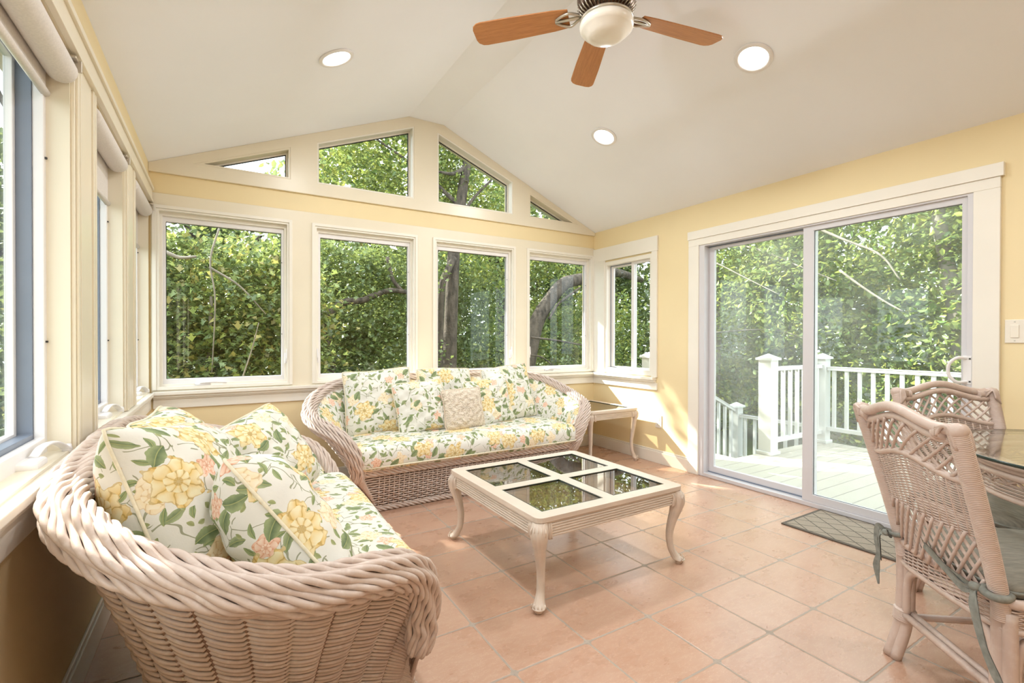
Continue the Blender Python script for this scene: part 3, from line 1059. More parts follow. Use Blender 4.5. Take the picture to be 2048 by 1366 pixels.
# ---- switch and outlet
t = thing('light_switch', 'ivory rocker light switch right of the sliding door', 'switch', (XR, 0.755, 1.19))
MB().box((-0.007, -0.037, -0.060), (0, 0.037, 0.060)).build('cover_plate', M['plate'], t, bevel=0.003, seg=3)
MB().box((-0.011, -0.016, -0.033), (-0.006, 0.016, 0.033)).build('rocker', M['plate'], t, bevel=0.003, seg=3)
for z in (-0.048, 0.048):
    MB().box((-0.0085, -0.003, z - 0.003), (-0.0065, 0.003, z + 0.003)).build('screw', M['pewter'], t)
t = thing('wall_outlet', 'ivory wall outlet low on the yellow wall below the small window', 'outlet', (XR, 3.075, 0.385))
MB().box((-0.007, -0.036, -0.058), (0, 0.036, 0.058)).build('cover_plate', M['plate'], t, bevel=0.003, seg=3)
for z in (-0.024, 0.024):
    s_ = MB().box((-0.010, -0.016, z - 0.014), (-0.006, 0.016, z + 0.014)).build('socket', M['plate'], t, bevel=0.003, seg=2)
    for y in (-0.006, 0.006):
        MB().box((-0.0107, y - 0.0012, z - 0.005), (-0.0098, y + 0.0012, z + 0.006)).build('slot', M['screw'], s_)

# ---- recessed ceiling lights
LIGHTS = [(0.55, 2.79, 'white recessed ceiling light on the left slope, left of the fan'), (2.508, 2.777, 'white recessed ceiling light on the right slope above the slider window corner'),
          (2.508, 1.573, 'white recessed ceiling light on the right slope nearest the sliding door'), (0.55, 1.573, None), (0.55, 0.1, None), (2.508, 0.1, None), (1.53, -1.6, None)]  # entries without a label are out of view, added to brighten the room
for (x, y, lab) in LIGHTS:
    z = ceil_z(x)
    sl = math.atan((RZ - 2.316) / (RX0 - XL)) if x < RX0 else -math.atan((RZ - 2.290) / (XR - RX1))
    if x == 1.53:
        sl = 0.0
    lab = lab or {(0.55, 1.573): 'unseen recessed ceiling light mirrored onto the left slope above the loveseat, added for light', (0.55, 0.1): 'unseen recessed ceiling light added on the left slope behind the viewpoint to brighten the room', (2.508, 0.1): 'unseen recessed ceiling light added on the right slope above the dining table to brighten the room'}.get((x, y), 'unseen recessed ceiling light added on the flat ridge behind the viewpoint to brighten the room')
    t = thing('recessed_light', lab, 'ceiling light', (x, y, z), 0, 'recessed ceiling lights')
    t.rotation_euler = (0, -sl, 0)
    m = MB().lathe([(0.075, 0.0), (0.098, 0.0), (0.100, -0.004), (0.096, -0.008), (0.082, -0.010), (0.076, -0.006), (0.075, -0.001)], 40, cap=False)
    m.build('trim_ring', M['vinyl'], t, smooth=True)
    MB().lathe([(0.0, -0.002), (0.077, -0.002), (0.077, -0.006), (0.0, -0.006)], 40, cap=False).build('diffuser', M['lamp_disc'], t)
    ld = bpy.data.lights.new('lamp', 'AREA')
    ld.shape = 'DISK'
    ld.size = 0.14
    ld.energy = LAMP
    ld.color = (0.95, 0.98, 1.0)
    lo = bpy.data.objects.new('lamp', ld)
    COL.objects.link(lo)
    lo.parent = t
    lo.location = (0, 0, -0.012)

# =================================================================== TABLES
def reeded_table(w, d, h, panes, rail, mull, apron_h, leg_r, foot_out, name, label, cat, loc, glass_in=0.0):
    t = thing(name, label, cat, loc)
    zt = h
    th = 0.022
    # rounded outer corners
    rc = 0.035

    def rrect(a, b_, r, n=5):
        P = []
        for (cx, cy, s0) in ((a - r, b_ - r, 0), (-a + r, b_ - r, PI / 2), (-a + r, -b_ + r, PI), (a - r, -b_ + r, 1.5 * PI)):
            for k in range(n + 1):
                q = s0 + PI / 2 * k / n
                P.append((cx + r * math.cos(q), cy + r * math.sin(q)))
        return P
    holes = []
    nx, ny = panes
    iw, id_ = (w - 2 * rail - (nx - 1) * mull) / nx, (d - 2 * rail - (ny - 1) * mull) / ny
    for i in range(nx):
        for j in range(ny):
            x0 = -w / 2 + rail + i * (iw + mull)
            y0 = -d / 2 + rail + j * (id_ + mull)
            holes.append((x0, y0, x0 + iw, y0 + id_))
    hl = [[(a, b_), (c, b_), (c, e), (a, e)] for a, b_, c, e in holes]
    m = MB().prism(rrect(w / 2, d / 2, rc), hl, 2, zt - th, zt)
    top = m.build('top_frame', M['washed_wood'], t, bevel=0.005, seg=3)
    for (a, b_, c, e) in holes:
        g = MB().box((a + 0.001, b_ + 0.001, zt - 0.012), (c - 0.001, e - 0.001, zt - 0.005))
        go_ = g.build('glass_pane', M['smoked'], t)
        mm = MB()
        o, hh = ring(a + 0.0005, c - 0.0005, b_ + 0.0005, e - 0.0005, 0.006)
        mm.prism(o, [hh], 2, zt - 0.0045, zt - 0.001)
        mm.build('bevel_edge', M['glass_edge'], go_)
    # reeded apron
    n = 6 if apron_h > 0.06 else 5
    pr = (apron_h - 0.0) / n / 2
    m = MB()
    m.box((-w / 2 + 0.02, -d / 2 + 0.012, zt - th - apron_h), (w / 2 - 0.02, -d / 2 + 0.03, zt - th + 0.001))
    m.box((-w / 2 + 0.02, d / 2 - 0.03, zt - th - apron_h), (w / 2 - 0.02, d / 2 - 0.012, zt - th + 0.001))
    m.box((-w / 2 + 0.012, -d / 2 + 0.02, zt - th - apron_h), (-w / 2 + 0.03, d / 2 - 0.02, zt - th + 0.001))
    m.box((w / 2 - 0.03, -d / 2 + 0.02, zt - th - apron_h), (w / 2 - 0.012, d / 2 - 0.02, zt - th + 0.001))
    for k in range(n):
        z = zt - th - pr * (2 * k + 1)
        for s in (-1, 1):
            m.tube([(-w / 2 + 0.035, s * (d / 2 - 0.012), z), (w / 2 - 0.035, s * (d / 2 - 0.012), z)], pr * 0.97, 10)
            m.tube([(s * (w / 2 - 0.012), -d / 2 + 0.035, z), (s * (w / 2 - 0.012), d / 2 - 0.035, z)], pr * 0.97, 10)
    m.build('reeded_apron', M['washed_wood'], t, auto=35)
    # cabriole legs, fluted
    for sx in (-1, 1):
        for sy in (-1, 1):
            dx, dy = sx / math.sqrt(2), sy / math.sqrt(2)
            zz = [zt - th - 0.002, zt - th - apron_h * 0.45, zt - th - apron_h * 0.95, zt - th - apron_h * 1.6, h * 0.52, h * 0.36, h * 0.20, h * 0.10, h * 0.05, 0.022, 0.0]
            off = [0.000, 0.010, 0.013, 0.006, -0.008, -0.017, -0.012, 0.004, 0.018, 0.024, 0.020]
            rr = [0.034, 0.040, 0.038, 0.030, 0.023, 0.019, 0.018, 0.023, 0.030, 0.026, 0.016]
            k_ = leg_r
            P = catmull([(0, z, o_) for z, o_ in zip(zz, off)], 5)
            R = catmull([(0, 0, r) for r in rr], 5)[:, 2] * k_
            ns = 40
            vs_, fs = [], []
            for (p_, r) in zip(P, R):
                z, o_ = p_[1], p_[2] * foot_out
                flute = 0.11 if z > 0.03 else 0.0
                for q in range(ns):
                    a = 2 * PI * q / ns
                    rad = r * (1 + flute * abs(math.sin(a * 7)) - flute)
                    vs_.append((sx * (w / 2 - 0.035) + dx * o_ + rad * math.cos(a), sy * (d / 2 - 0.035) + dy * o_ + rad * math.sin(a), z))
            for i in range(len(P) - 1):
                for q in range(ns):
                    q2 = (q + 1) % ns
                    fs.append((i * ns + q, i * ns + q2, (i + 1) * ns + q2, (i + 1) * ns + q))
            fs.append(tuple(range(ns)))
            fs.append(tuple((len(P) - 1) * ns + q for q in range(ns)))
            lg = MB().add(vs_, fs).build('leg', M['washed_wood'], t, auto=60)
            # carved clasps where the apron meets the knee
            zc0, zc1 = zt - th - 0.004, zt - th - apron_h - 0.006
            for (ax, ay) in ((1, 0), (0, 1)):
                m = MB()
                for k in (0.0, 0.010):
                    px = sx * (w / 2 - 0.066 - k) if ax else sx * (w / 2 - 0.004)
                    py = sy * (d / 2 - 0.066 - k) if ay else sy * (d / 2 - 0.004)
                    bx, by = (0, -sy * 0.012) if ax else (-sx * 0.012, 0)
                    m.tube(catmull([(px + bx, py + by, zc0), (px + sx * 0.004 * ax, py + sy * 0.004 * ay, (zc0 + zc1) / 2 + 0.01), (px + bx * 0.4, py + by * 0.4, zc1)], 5), 0.0055, 8)
                m.build('carved_clasp', M['washed_wood'], lg, smooth=True)
            # palmette on the knee and on the toe
            cx_, cy_ = sx * (w / 2 - 0.035), sy * (d / 2 - 0.035)
            for zc, sc, oo in ((zt - th - apron_h * 0.55, 1.0, 0.046 * k_), (h * 0.075, 0.5, 0.045 * k_)):
                m = MB()
                for a in (-0.7, -0.35, 0.0, 0.35, 0.7):
                    ca, sa = math.cos(a), math.sin(a)
                    ex, ey = dx * ca - dy * sa, dx * sa + dy * ca
                    m.tube([(cx_ + dx * oo * .0 + ex * oo, cy_ + ey * oo, zc - 0.020 * sc), (cx_ + ex * (oo + 0.004), cy_ + ey * (oo + 0.004), zc + 0.004 * sc), (cx_ + ex * (oo - 0.002), cy_ + ey * (oo - 0.002), zc + 0.024 * sc * ca)], [0.002, 0.0045 * sc, 0.002], 6)
                m.build('palmette', M['washed_wood'], lg, smooth=True)
    return t


reeded_table(0.905, 0.90, 0.40, (2, 2), 0.068, 0.064, 0.070, 1.0, 1.25, 'coffee_table',
             'square whitewashed coffee table with four smoked glass panes', 'table', (1.572, 2.085, 0))
reeded_table(0.60, 0.68, 0.50, (1, 1), 0.060, 0.05, 0.060, 0.85, 1.1, 'side_table',
             'whitewashed side table with one smoked glass pane in the back right corner', 'table', (3.065, 3.575, 0))

# =================================================================== CEILING FAN
fan = thing('ceiling_fan', 'five blade ceiling fan with cherry wood blades and a white glass bowl', 'ceiling fan', (1.53, 1.68, 2.58))
# z measured from the bowl
m = MB().lathe([(0.0, -0.043), (0.03, -0.042), (0.065, -0.037), (0.090, -0.026), (0.100, -0.011), (0.112, -0.006), (0.121, 0.004), (0.124, 0.018), (0.121, 0.030), (0.114, 0.036), (0.0, 0.037)], 56, cap=False)
m.build('glass_bowl', M['frosted'], fan, smooth=True)
MB().lathe([(0.112, 0.034), (0.120, 0.036), (0.122, 0.044), (0.112, 0.052), (0.0, 0.053)], 48, cap=False).build('bowl_ring', M['pewter'], fan, smooth=True)
m = MB().lathe([(0.0, 0.05), (0.085, 0.052), (0.092, 0.070), (0.110, 0.082), (0.125, 0.100), (0.135, 0.140), (0.132, 0.180), (0.11, 0.205), (0.06, 0.22), (0.0, 0.222)], 48, cap=False)
mh = m.build('motor_housing', M['bronze'], fan, smooth=True)
m = MB()
for k in range(36):
    a = 2 * PI * k / 36
    c_, s_ = math.cos(a), math.sin(a)
    m.tube([(0.094 * c_, 0.094 * s_, 0.066), (0.118 * c_, 0.118 * s_, 0.082), (0.134 * c_, 0.134 * s_, 0.104)], [0.002, 0.004, 0.002], 6)
m.build('vent_fins', M['pewter'], mh, smooth=True)
MB().tube([(0, 0, 0.22), (0, 0, 0.44)], 0.014, 16).build('downrod', M['bronze'], fan, smooth=True)
MB().lathe([(0.0, 0.405), (0.03, 0.407), (0.05, 0.42), (0.07, 0.45), (0.075, 0.466), (0.0, 0.466)], 32, cap=False).build('canopy', M['bronze'], fan, smooth=True)
for k in range(5):
    a0 = math.radians(-11 + 72 * k)
    pitch = math.radians(12)
    Rm = Matrix.Rotation(a0, 4, 'Z') @ Matrix.Translation((0, 0, 0.085)) @ Matrix.Rotation(pitch, 4, 'X')
    # blade outline: narrower at the root, clipped round tip
    out = []
    L0, L1 = 0.175, 0.64
    side = [(L0, 0.050), (0.25, 0.058), (0.45, 0.066), (0.60, 0.068), (0.622, 0.064), (0.640, 0.050), (0.647, 0.030)]
    top_ = side
    bot_ = [(x, -y) for x, y in reversed(side)]
    out = top_ + bot_
    m = MB()
    n = len(out)
    vs_ = [tuple(Rm @ Vector((x, y, -0.003))) for x, y in out] + [tuple(Rm @ Vector((x, y, 0.003))) for x, y in out]
    uvs = [tuple((x, y + k * 0.3) for x, y in out), tuple((x, y + k * 0.3) for x, y in reversed(out))]
    fs = [tuple(range(n)), tuple(n + i for i in reversed(range(n)))]
    for i in range(n):
        j = (i + 1) % n
        fs.append((i, n + i, n + j, j))
        uvs.append(((0, 0), (0, 0.006), (0.01, 0.006), (0.01, 0)))
    m.add(vs_, fs, uvs)
    m.build('blade', M['blade'], fan, bevel=0.0015)
    m = MB()
    for s in (-1, 1):
        P = catmull([(0.10, 0, 0.0), (0.135, s * 0.018, -0.004), (0.17, s * 0.036, -0.010), (0.205, s * 0.026, -0.008), (0.235, s * 0.008, -0.007)], 6)
        m.tube([tuple(Rm @ Vector(p_)) for p_ in P], 0.0065, 8)
    P = [(0.09, 0, 0.004), (0.15, 0, -0.006), (0.24, 0, -0.008)]
    m.tube([tuple(Rm @ Vector(p_)) for p_ in P], 0.008, 8)
    m.build('blade_iron', M['pewter'], fan, smooth=True)

# =================================================================== WICKER SOFAS
def frames(P):
    T = np.gradient(P, axis=0)
    T /= np.linalg.norm(T, axis=1)[:, None]
    N = np.stack([-T[:, 1], T[:, 0], np.zeros(len(T))], 1)
    ln = np.linalg.norm(N, axis=1)[:, None]
    # keep the frame well defined where the path turns vertical
    N = np.where(ln > 0.15, N / np.maximum(ln, 1e-6), np.array([[0, 0, 0.0]]))
    last = None
    for i in range(len(N)):
        if np.linalg.norm(N[i]) < 0.5:
            k = next((j for j in range(i, len(N)) if np.linalg.norm(N[j]) > 0.5), None)
            N[i] = N[k] if k is not None and last is None else (last if last is not None else N[k])
        last = N[i]
        N[i] = N[i] - (N[i] @ T[i]) * T[i]
        N[i] /= np.linalg.norm(N[i])
    B = np.cross(T, N)
    return T, N, B


def braid(mb, path, R, n, rs, slant=20, period=0.105, amp=0.16, step=0.011, sides=6, ramp_ends=True, core=True, squash=1.0):
    """a rolled border: n strands wound slantwise round the path, each dipping under its neighbours in turn"""
    P, s = resample(path, step)
    T, N, B = frames(P)
    L = s[-1]
    rad = np.full(len(P), R)
    if ramp_ends:
        rad = R * (0.66 + 0.34 * np.clip(np.minimum(s, L - s) / (2.2 * R), 0, 1) ** 0.6)
    tw = math.tan(math.radians(slant)) / R
    if core:
        mb.tube(P[::2], rad[::2] * 0.90, 10)
    for j in range(n):
        ph = 2 * PI * j / n + tw * s
        mod = 1 + amp * np.sin(2 * PI * (s / period + (j / 3.0 + 0.05 * math.sin(j * 2.3)) % 1.0))
        rr = rad * mod
        Q = P + rr[:, None] * (np.cos(ph)[:, None] * N * squash + np.sin(ph)[:, None] * B)
        mb.tube(Q, rs, sides, cap=True)


def sofa(name, label, loc, rotz, hs, rim_half, base_half, pitch, rs, colw, amp, alternate, rimR, rimn, rim_rs, seat_depth, front_cols, cush_front=-0.09, mat='floral'):
    t = thing(name, label, 'sofa', loc, rotz)
    L_ = [(-(hs + dx), y, z) for dx, y, z in rim_half]
    rim = L_ + [(-x, y, z) for x, y, z in reversed(L_)]
    Lb = [(-(hs + dx), y, 0.02) for dx, y in base_half]
    base = Lb + [(-x, y, z) for x, y, z in reversed(Lb)]
    rimP, baseP = catmull(rim, 24), catmull(base, 24)
    # rolled rim
    m = MB()
    braid(m, rimP, rimR, rimn, rim_rs, slant=17, period=0.13, amp=0.15, step=0.010)
    m.build('braided_rim', M['wicker'], t, smooth=True)
    # outer shell of back and arms
    low = rimP.copy()
    low[:, 2] -= rimR * 0.55
    mid = 0.5 * (low + baseP)
    seglen = np.concatenate([[0], np.cumsum(np.linalg.norm(np.diff(mid, axis=0), axis=1))])
    tot = seglen[-1]
    S = np.arange(0, tot, 0.0085)
    idx = np.interp(S, seglen, np.arange(len(mid)))

    def at(A, i):
        return np.stack([np.interp(i, np.arange(len(A)), A[:, k]) for k in range(3)], 1)
    lowS, baseS = at(low, idx), at(baseP, idx)
    T = np.gradient(mid, axis=0)
    Tn = at(T, idx)
    Nn = np.stack([-Tn[:, 1], Tn[:, 0], 0 * Tn[:, 0]], 1)
    for i in range(len(Nn)):
        l = np.linalg.norm(Nn[i])
        Nn[i] = Nn[i] / l if l > 1e-6 else (-1, 0, 0)

    def shell(tt):
        g = tt ** 1.25
        P = baseS * (1 - g) + lowS * g
        P[:, 2] = baseS[:, 2] * (1 - tt) + lowS[:, 2] * tt
        return P
    H = float(np.mean(low[:, 2]))
    nrow = int(H / pitch)
    m = MB()
    for k in range(nrow + 1):
        tt = k / nrow
        P = shell(tt)
        ph = S / colw
        if alternate:
            w = np.sin(PI * ph) * (1 if k % 2 else -1)
            off = amp * w
            zz = 0 * off
        else:
            fr = ph - np.floor(ph)
            w = np.sin(PI * fr) ** 0.6            # bulging columns with a tight dark valley between them
            off = amp * (w - 0.4) + 0.0018 * np.sin(2 * PI * (ph * 0.5 + k * 0.5))
            zz = pitch * 0.55 * (fr - 0.5)
        Q = P + Nn * off[:, None]
        Q[:, 2] += zz
        m.tube(Q, rs, 6, seed=(0, 0, 1))
    m.build('woven_shell', M['wicker'], t, smooth=True)
    # stakes behind the weave
    m = MB()
    for k in range(int(tot / colw) + 1):
        s = (k + (0.5 if alternate else 0.0)) * colw
        if s > tot:
            break
        for ds in ((0,) if alternate else (-0.006, 0.006)):
            i = int(np.clip(np.searchsorted(S, s + ds), 0, len(S) - 1))
            P = np.array([baseS[i] * (1 - tt ** 1.25) + lowS[i] * tt ** 1.25 for tt in np.linspace(0, 1, 9)])
            P[:, 2] = baseS[i][2] + (lowS[i][2] - baseS[i][2]) * np.linspace(0, 1, 9)
            m.tube(P - Nn[i] * 0.004, rs * 0.9, 6, seed=(1, 0, 0))
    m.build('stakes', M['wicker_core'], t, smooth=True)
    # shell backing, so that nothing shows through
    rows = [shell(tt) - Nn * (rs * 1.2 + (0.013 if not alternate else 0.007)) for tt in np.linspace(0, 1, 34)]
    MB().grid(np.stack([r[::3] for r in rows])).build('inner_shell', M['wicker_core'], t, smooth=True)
    # front apron
    x_top, x_bot = hs + rim_half[0][0], hs + base_half[0][0]
    y_top, y_bot, z_top = rim_half[0][1], base_half[0][1], 0.262
    nr = int(z_top / pitch)
    m = MB()
    for k in range(nr + 1):
        tt = k / nr
        xx = x_bot + (x_top - x_bot) * tt
        yy = y_bot + (y_top - y_bot) * tt
        X = np.arange(-xx, xx, 0.006)
        f = X / front_cols
        w = np.sin(PI * f) * (1 if k % 2 else -1)
        m.tube(np.stack([X, yy - rs * 0.9 * w, np.full_like(X, 0.02 + (z_top - 0.02) * tt)], 1), rs * 0.95, 6, seed=(0, 0, 1))
    nk = int(x_top / front_cols)
    for k in range(-nk, nk + 1):
        x = (k + 0.5) * front_cols
        if abs(x) > x_bot:
            continue
        m.tube([(x, y_bot, 0.02), (x, y_top, z_top)], rs * 0.8, 6, seed=(1, 0, 0))
    m.build('woven_apron', M['wicker'], t, smooth=True)
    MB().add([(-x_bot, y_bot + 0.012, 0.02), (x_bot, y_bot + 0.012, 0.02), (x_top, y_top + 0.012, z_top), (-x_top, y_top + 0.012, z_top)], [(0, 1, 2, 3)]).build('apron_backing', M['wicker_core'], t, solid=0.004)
    m = MB()
    X = np.linspace(-x_top - 0.0, x_top + 0.0, 60)
    for (dz, dy) in ((0.0, 0.0), (0.022, -0.006)):
        braid(m, np.stack([X, np.full_like(X, y_top - 0.010 + dy), np.full_like(X, z_top + 0.004 + dz)], 1), 0.013, 4, 0.0065, slant=26, period=0.06, amp=0.12, step=0.008, ramp_ends=False)
    m.build('seat_rail_braid', M['wicker'], t, smooth=True)
    m = MB()
    bp = [(p_[0], p_[1], 0.018) for p_ in baseP]
    braid(m, np.array(bp), 0.012, 4, 0.0065, slant=26, period=0.06, amp=0.12, step=0.010, ramp_ends=False)
    X = np.linspace(-x_bot, x_bot, 60)
    braid(m, np.stack([X, np.full_like(X, y_bot - 0.004), np.full_like(X, 0.018)], 1), 0.012, 4, 0.0065, slant=26, period=0.06, amp=0.12, step=0.008, ramp_ends=False)
    m.build('base_braid', M['wicker'], t, smooth=True)
    # seat deck
    yb = rim_half[-1][1]
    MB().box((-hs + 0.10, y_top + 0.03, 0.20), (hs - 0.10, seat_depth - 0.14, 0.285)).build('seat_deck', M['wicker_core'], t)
    # floral lining inside arms and back
    # inner side of rim
    Tr, Nr, Br = frames(rimP)
    n_ = len(rimP)
    sl = np.concatenate([[0], np.cumsum(np.linalg.norm(np.diff(rimP, axis=0), axis=1))])
    # seat level footprint
    inner = []
    gl = []
    for tt in np.linspace(0, 1, 12):
        gl.append(tt)
    rowsL = []
    fr0 = 0.5 * (rimP + baseP)
    Tm = np.gradient(fr0, axis=0)
    Nm = np.stack([-Tm[:, 1], Tm[:, 0], 0 * Tm[:, 0]], 1)
    for i in range(n_):
        l = np.linalg.norm(Nm[i])
        Nm[i] = Nm[i] / l if l > 1e-6 else np.array((-1.0, 0, 0))
    zb = 0.36
    for tt in gl:
        zc = np.clip((zb - 0.02) / (low[:, 2] - 0.02), 0.2, 0.95)
        g = zc ** 1.25
        bot = baseP * (1 - g)[:, None] + low * g[:, None] - Nm * 0.035
        bot[:, 2] = np.minimum(zb, rimP[:, 2] - 0.05)
        top = rimP - Nm * (rimR * 0.80)
        top[:, 2] = rimP[:, 2] - 0.012
        bulge = 0.040 * math.sin(PI * min(1, tt * 1.0)) ** 0.7
        P = bot * (1 - tt) + top * tt - Nm * bulge
        rowsL.append(P)
    G = np.stack(rowsL)
    i0, i1 = int(n_ * 0.085), int(n_ * 0.915)
    G = G[:, i0:i1]
    UVg = np.zeros(G.shape[:2] + (2,))
    UVg[..., 0] = sl[None, i0:i1]
    UVg[..., 1] = np.linspace(0, 0.45, G.shape[0])[:, None]
    MB().grid(G, UVg).build('padded_lining', M[mat], t, smooth=True, solid=0.012)
    e = MB()
    e.tube(G[-1][::2], 0.007, 8)
    e.build('lining_piping', M['piping'], t, smooth=True)
    # seat cushion
    cu = cushion(-hs + 0.005, hs - 0.005, cush_front, seat_depth, 0.292, 0.447, 0.062, M[mat], t)
    return t


def cushion(x0, x1, y0, y1, z0, z1, r, mat, parent):
    cx, cy, cz = (x0 + x1) / 2, (y0 + y1) / 2, (z0 + z1) / 2
    a, b_, c = (x1 - x0) / 2, (y1 - y0) / 2, (z1 - z0) / 2
    m = MB()
    NX, NY, NZ = 44, 24, 8
    faces = [(0, 1, 2, 1), (0, 1, 2, -1), (0, 2, 1, 1), (0, 2, 1, -1), (1, 2, 0, 1), (1, 2, 0, -1)]
    cnt = (NX, NY, NZ)
    H = (a, b_, c)
    for (i, j, k, s) in faces:
        n1, n2 = cnt[i], cnt[j]
        G = np.zeros((n1 + 1, n2 + 1, 3))
        U = np.zeros((n1 + 1, n2 + 1, 2))
        for p_ in range(n1 + 1):
            for q in range(n2 + 1):
                v = np.zeros(3)
                # crowd the samples towards the edges
                u1 = math.sin((p_ / n1 - 0.5) * PI) * 0.5 + (p_ / n1 - 0.5)
                u2 = math.sin((q / n2 - 0.5) * PI) * 0.5 + (q / n2 - 0.5)
                v[i], v[j], v[k] = u1 * H[i], u2 * H[j], s * H[k]
                inn = np.array([np.clip(v[d], -H[d] + r, H[d] - r) for d in range(3)])
                d_ = v - inn
                l = np.linalg.norm(d_)
                if l > 1e-9:
                    v = inn + d_ / l * min(l, r)
                crown = (1 - (v[0] / a) ** 4) * (1 - (v[1] / b_) ** 4)
                v[2] += 0.016 * crown * (1 if v[2] > 0 else -0.3) + 0.004 * math.sin(v[0] * 9 + 1) * crown
                v[1] -= 0.006 * math.sin(v[0] * 5.0) * (v[1] < 0)
                G[p_, q] = v + (cx, cy, cz)
                if k == 2:
                    U[p_, q] = (v[0] + 5 * s, v[1])
                elif k == 1:
                    U[p_, q] = (v[0] + 5, v[2] + (-b_ - c))
                else:
                    U[p_, q] = (v[1] + 9, v[2])
        m.grid(G, U)
    o = m.build('seat_cushion', mat, parent, smooth=True)
    bm = bmesh.new(); bm.from_mesh(o.data)
    bmesh.ops.remove_doubles(bm, verts=bm.verts, dist=0.0004)
    bmesh.ops.recalc_face_normals(bm, faces=bm.faces)
    bm.to_mesh(o.data); bm.free()
    o.data.shade_smooth()
    for z in (z0 + 0.018, ):
        P = []
        for (qx, qy, s0) in ((a - r, -b_ + r, -PI / 2), (a - r, b_ - r, 0), (-a + r, b_ - r, PI / 2), (-a + r, -b_ + r, PI)):
            for k in range(7):
                q = s0 + PI / 2 * k / 6
                P.append((cx + qx + (r - 0.004) * math.cos(q), cy + qy + (r - 0.004) * math.sin(q), z + 0.012))
        MB().tube(P, 0.005, 6, closed=True).build('piping', M['piping'], o, smooth=True)
    return o


FAR_RIM = [(-0.02, -0.01, 0.235), (0.00, -0.05, 0.35), (0.045, -0.055, 0.455), (0.115, -0.01, 0.535), (0.185, 0.09, 0.578), (0.222, 0.24, 0.615),
           (0.205, 0.40, 0.672), (0.10, 0.555, 0.748), (-0.08, 0.645, 0.795), (-0.33, 0.672, 0.815), (-0.60, 0.675, 0.82), (-0.84, 0.675, 0.822)]
FAR_BASE = [(-0.145, 0.03), (-0.145, 0.05), (-0.14, 0.09), (-0.14, 0.14), (-0.135, 0.20), (-0.135, 0.28), (-0.135, 0.37), (-0.145, 0.47), (-0.22, 0.545), (-0.38, 0.565), (-0.62, 0.57), (-0.84, 0.57)]
far_sofa = sofa('wicker_sofa', 'long whitewashed wicker sofa with floral cushions under the back windows', (1.62, 3.145, 0), 0.0, 0.89, FAR_RIM, FAR_BASE,
                0.0165, 0.0056, 0.060, 0.0045, True, 0.042, 18, 0.0078, 0.50, 0.034)
NEAR_RIM = [(0.01, -0.005, 0.215), (0.03, -0.01, 0.34), (0.08, 0.012, 0.445), (0.150, 0.075, 0.53), (0.215, 0.18, 0.575), (0.262, 0.33, 0.60),
            (0.238, 0.50, 0.640), (0.135, 0.67, 0.695), (-0.035, 0.790, 0.752), (-0.25, 0.822, 0.785), (-0.43, 0.826, 0.795), (-0.60, 0.826, 0.797)]
NEAR_BASE = [(-0.12, -0.03), (-0.12, 0.0), (-0.115, 0.06), (-0.12, 0.14), (-0.12, 0.23), (-0.12, 0.33), (-0.12, 0.43), (-0.14, 0.54), (-0.22, 0.615), (-0.36, 0.63), (-0.48, 0.63), (-0.60, 0.63)]
near_sofa = sofa('wicker_loveseat', 'whitewashed wicker loveseat with floral cushions under the left windows', (0.50, 2.03, 0), PI / 2, 0.65, NEAR_RIM, NEAR_BASE,
                 0.0172, 0.0057, 0.082, 0.013, False, 0.041, 19, 0.0082, 0.60, 0.034, cush_front=-0.075, mat='floral_big')


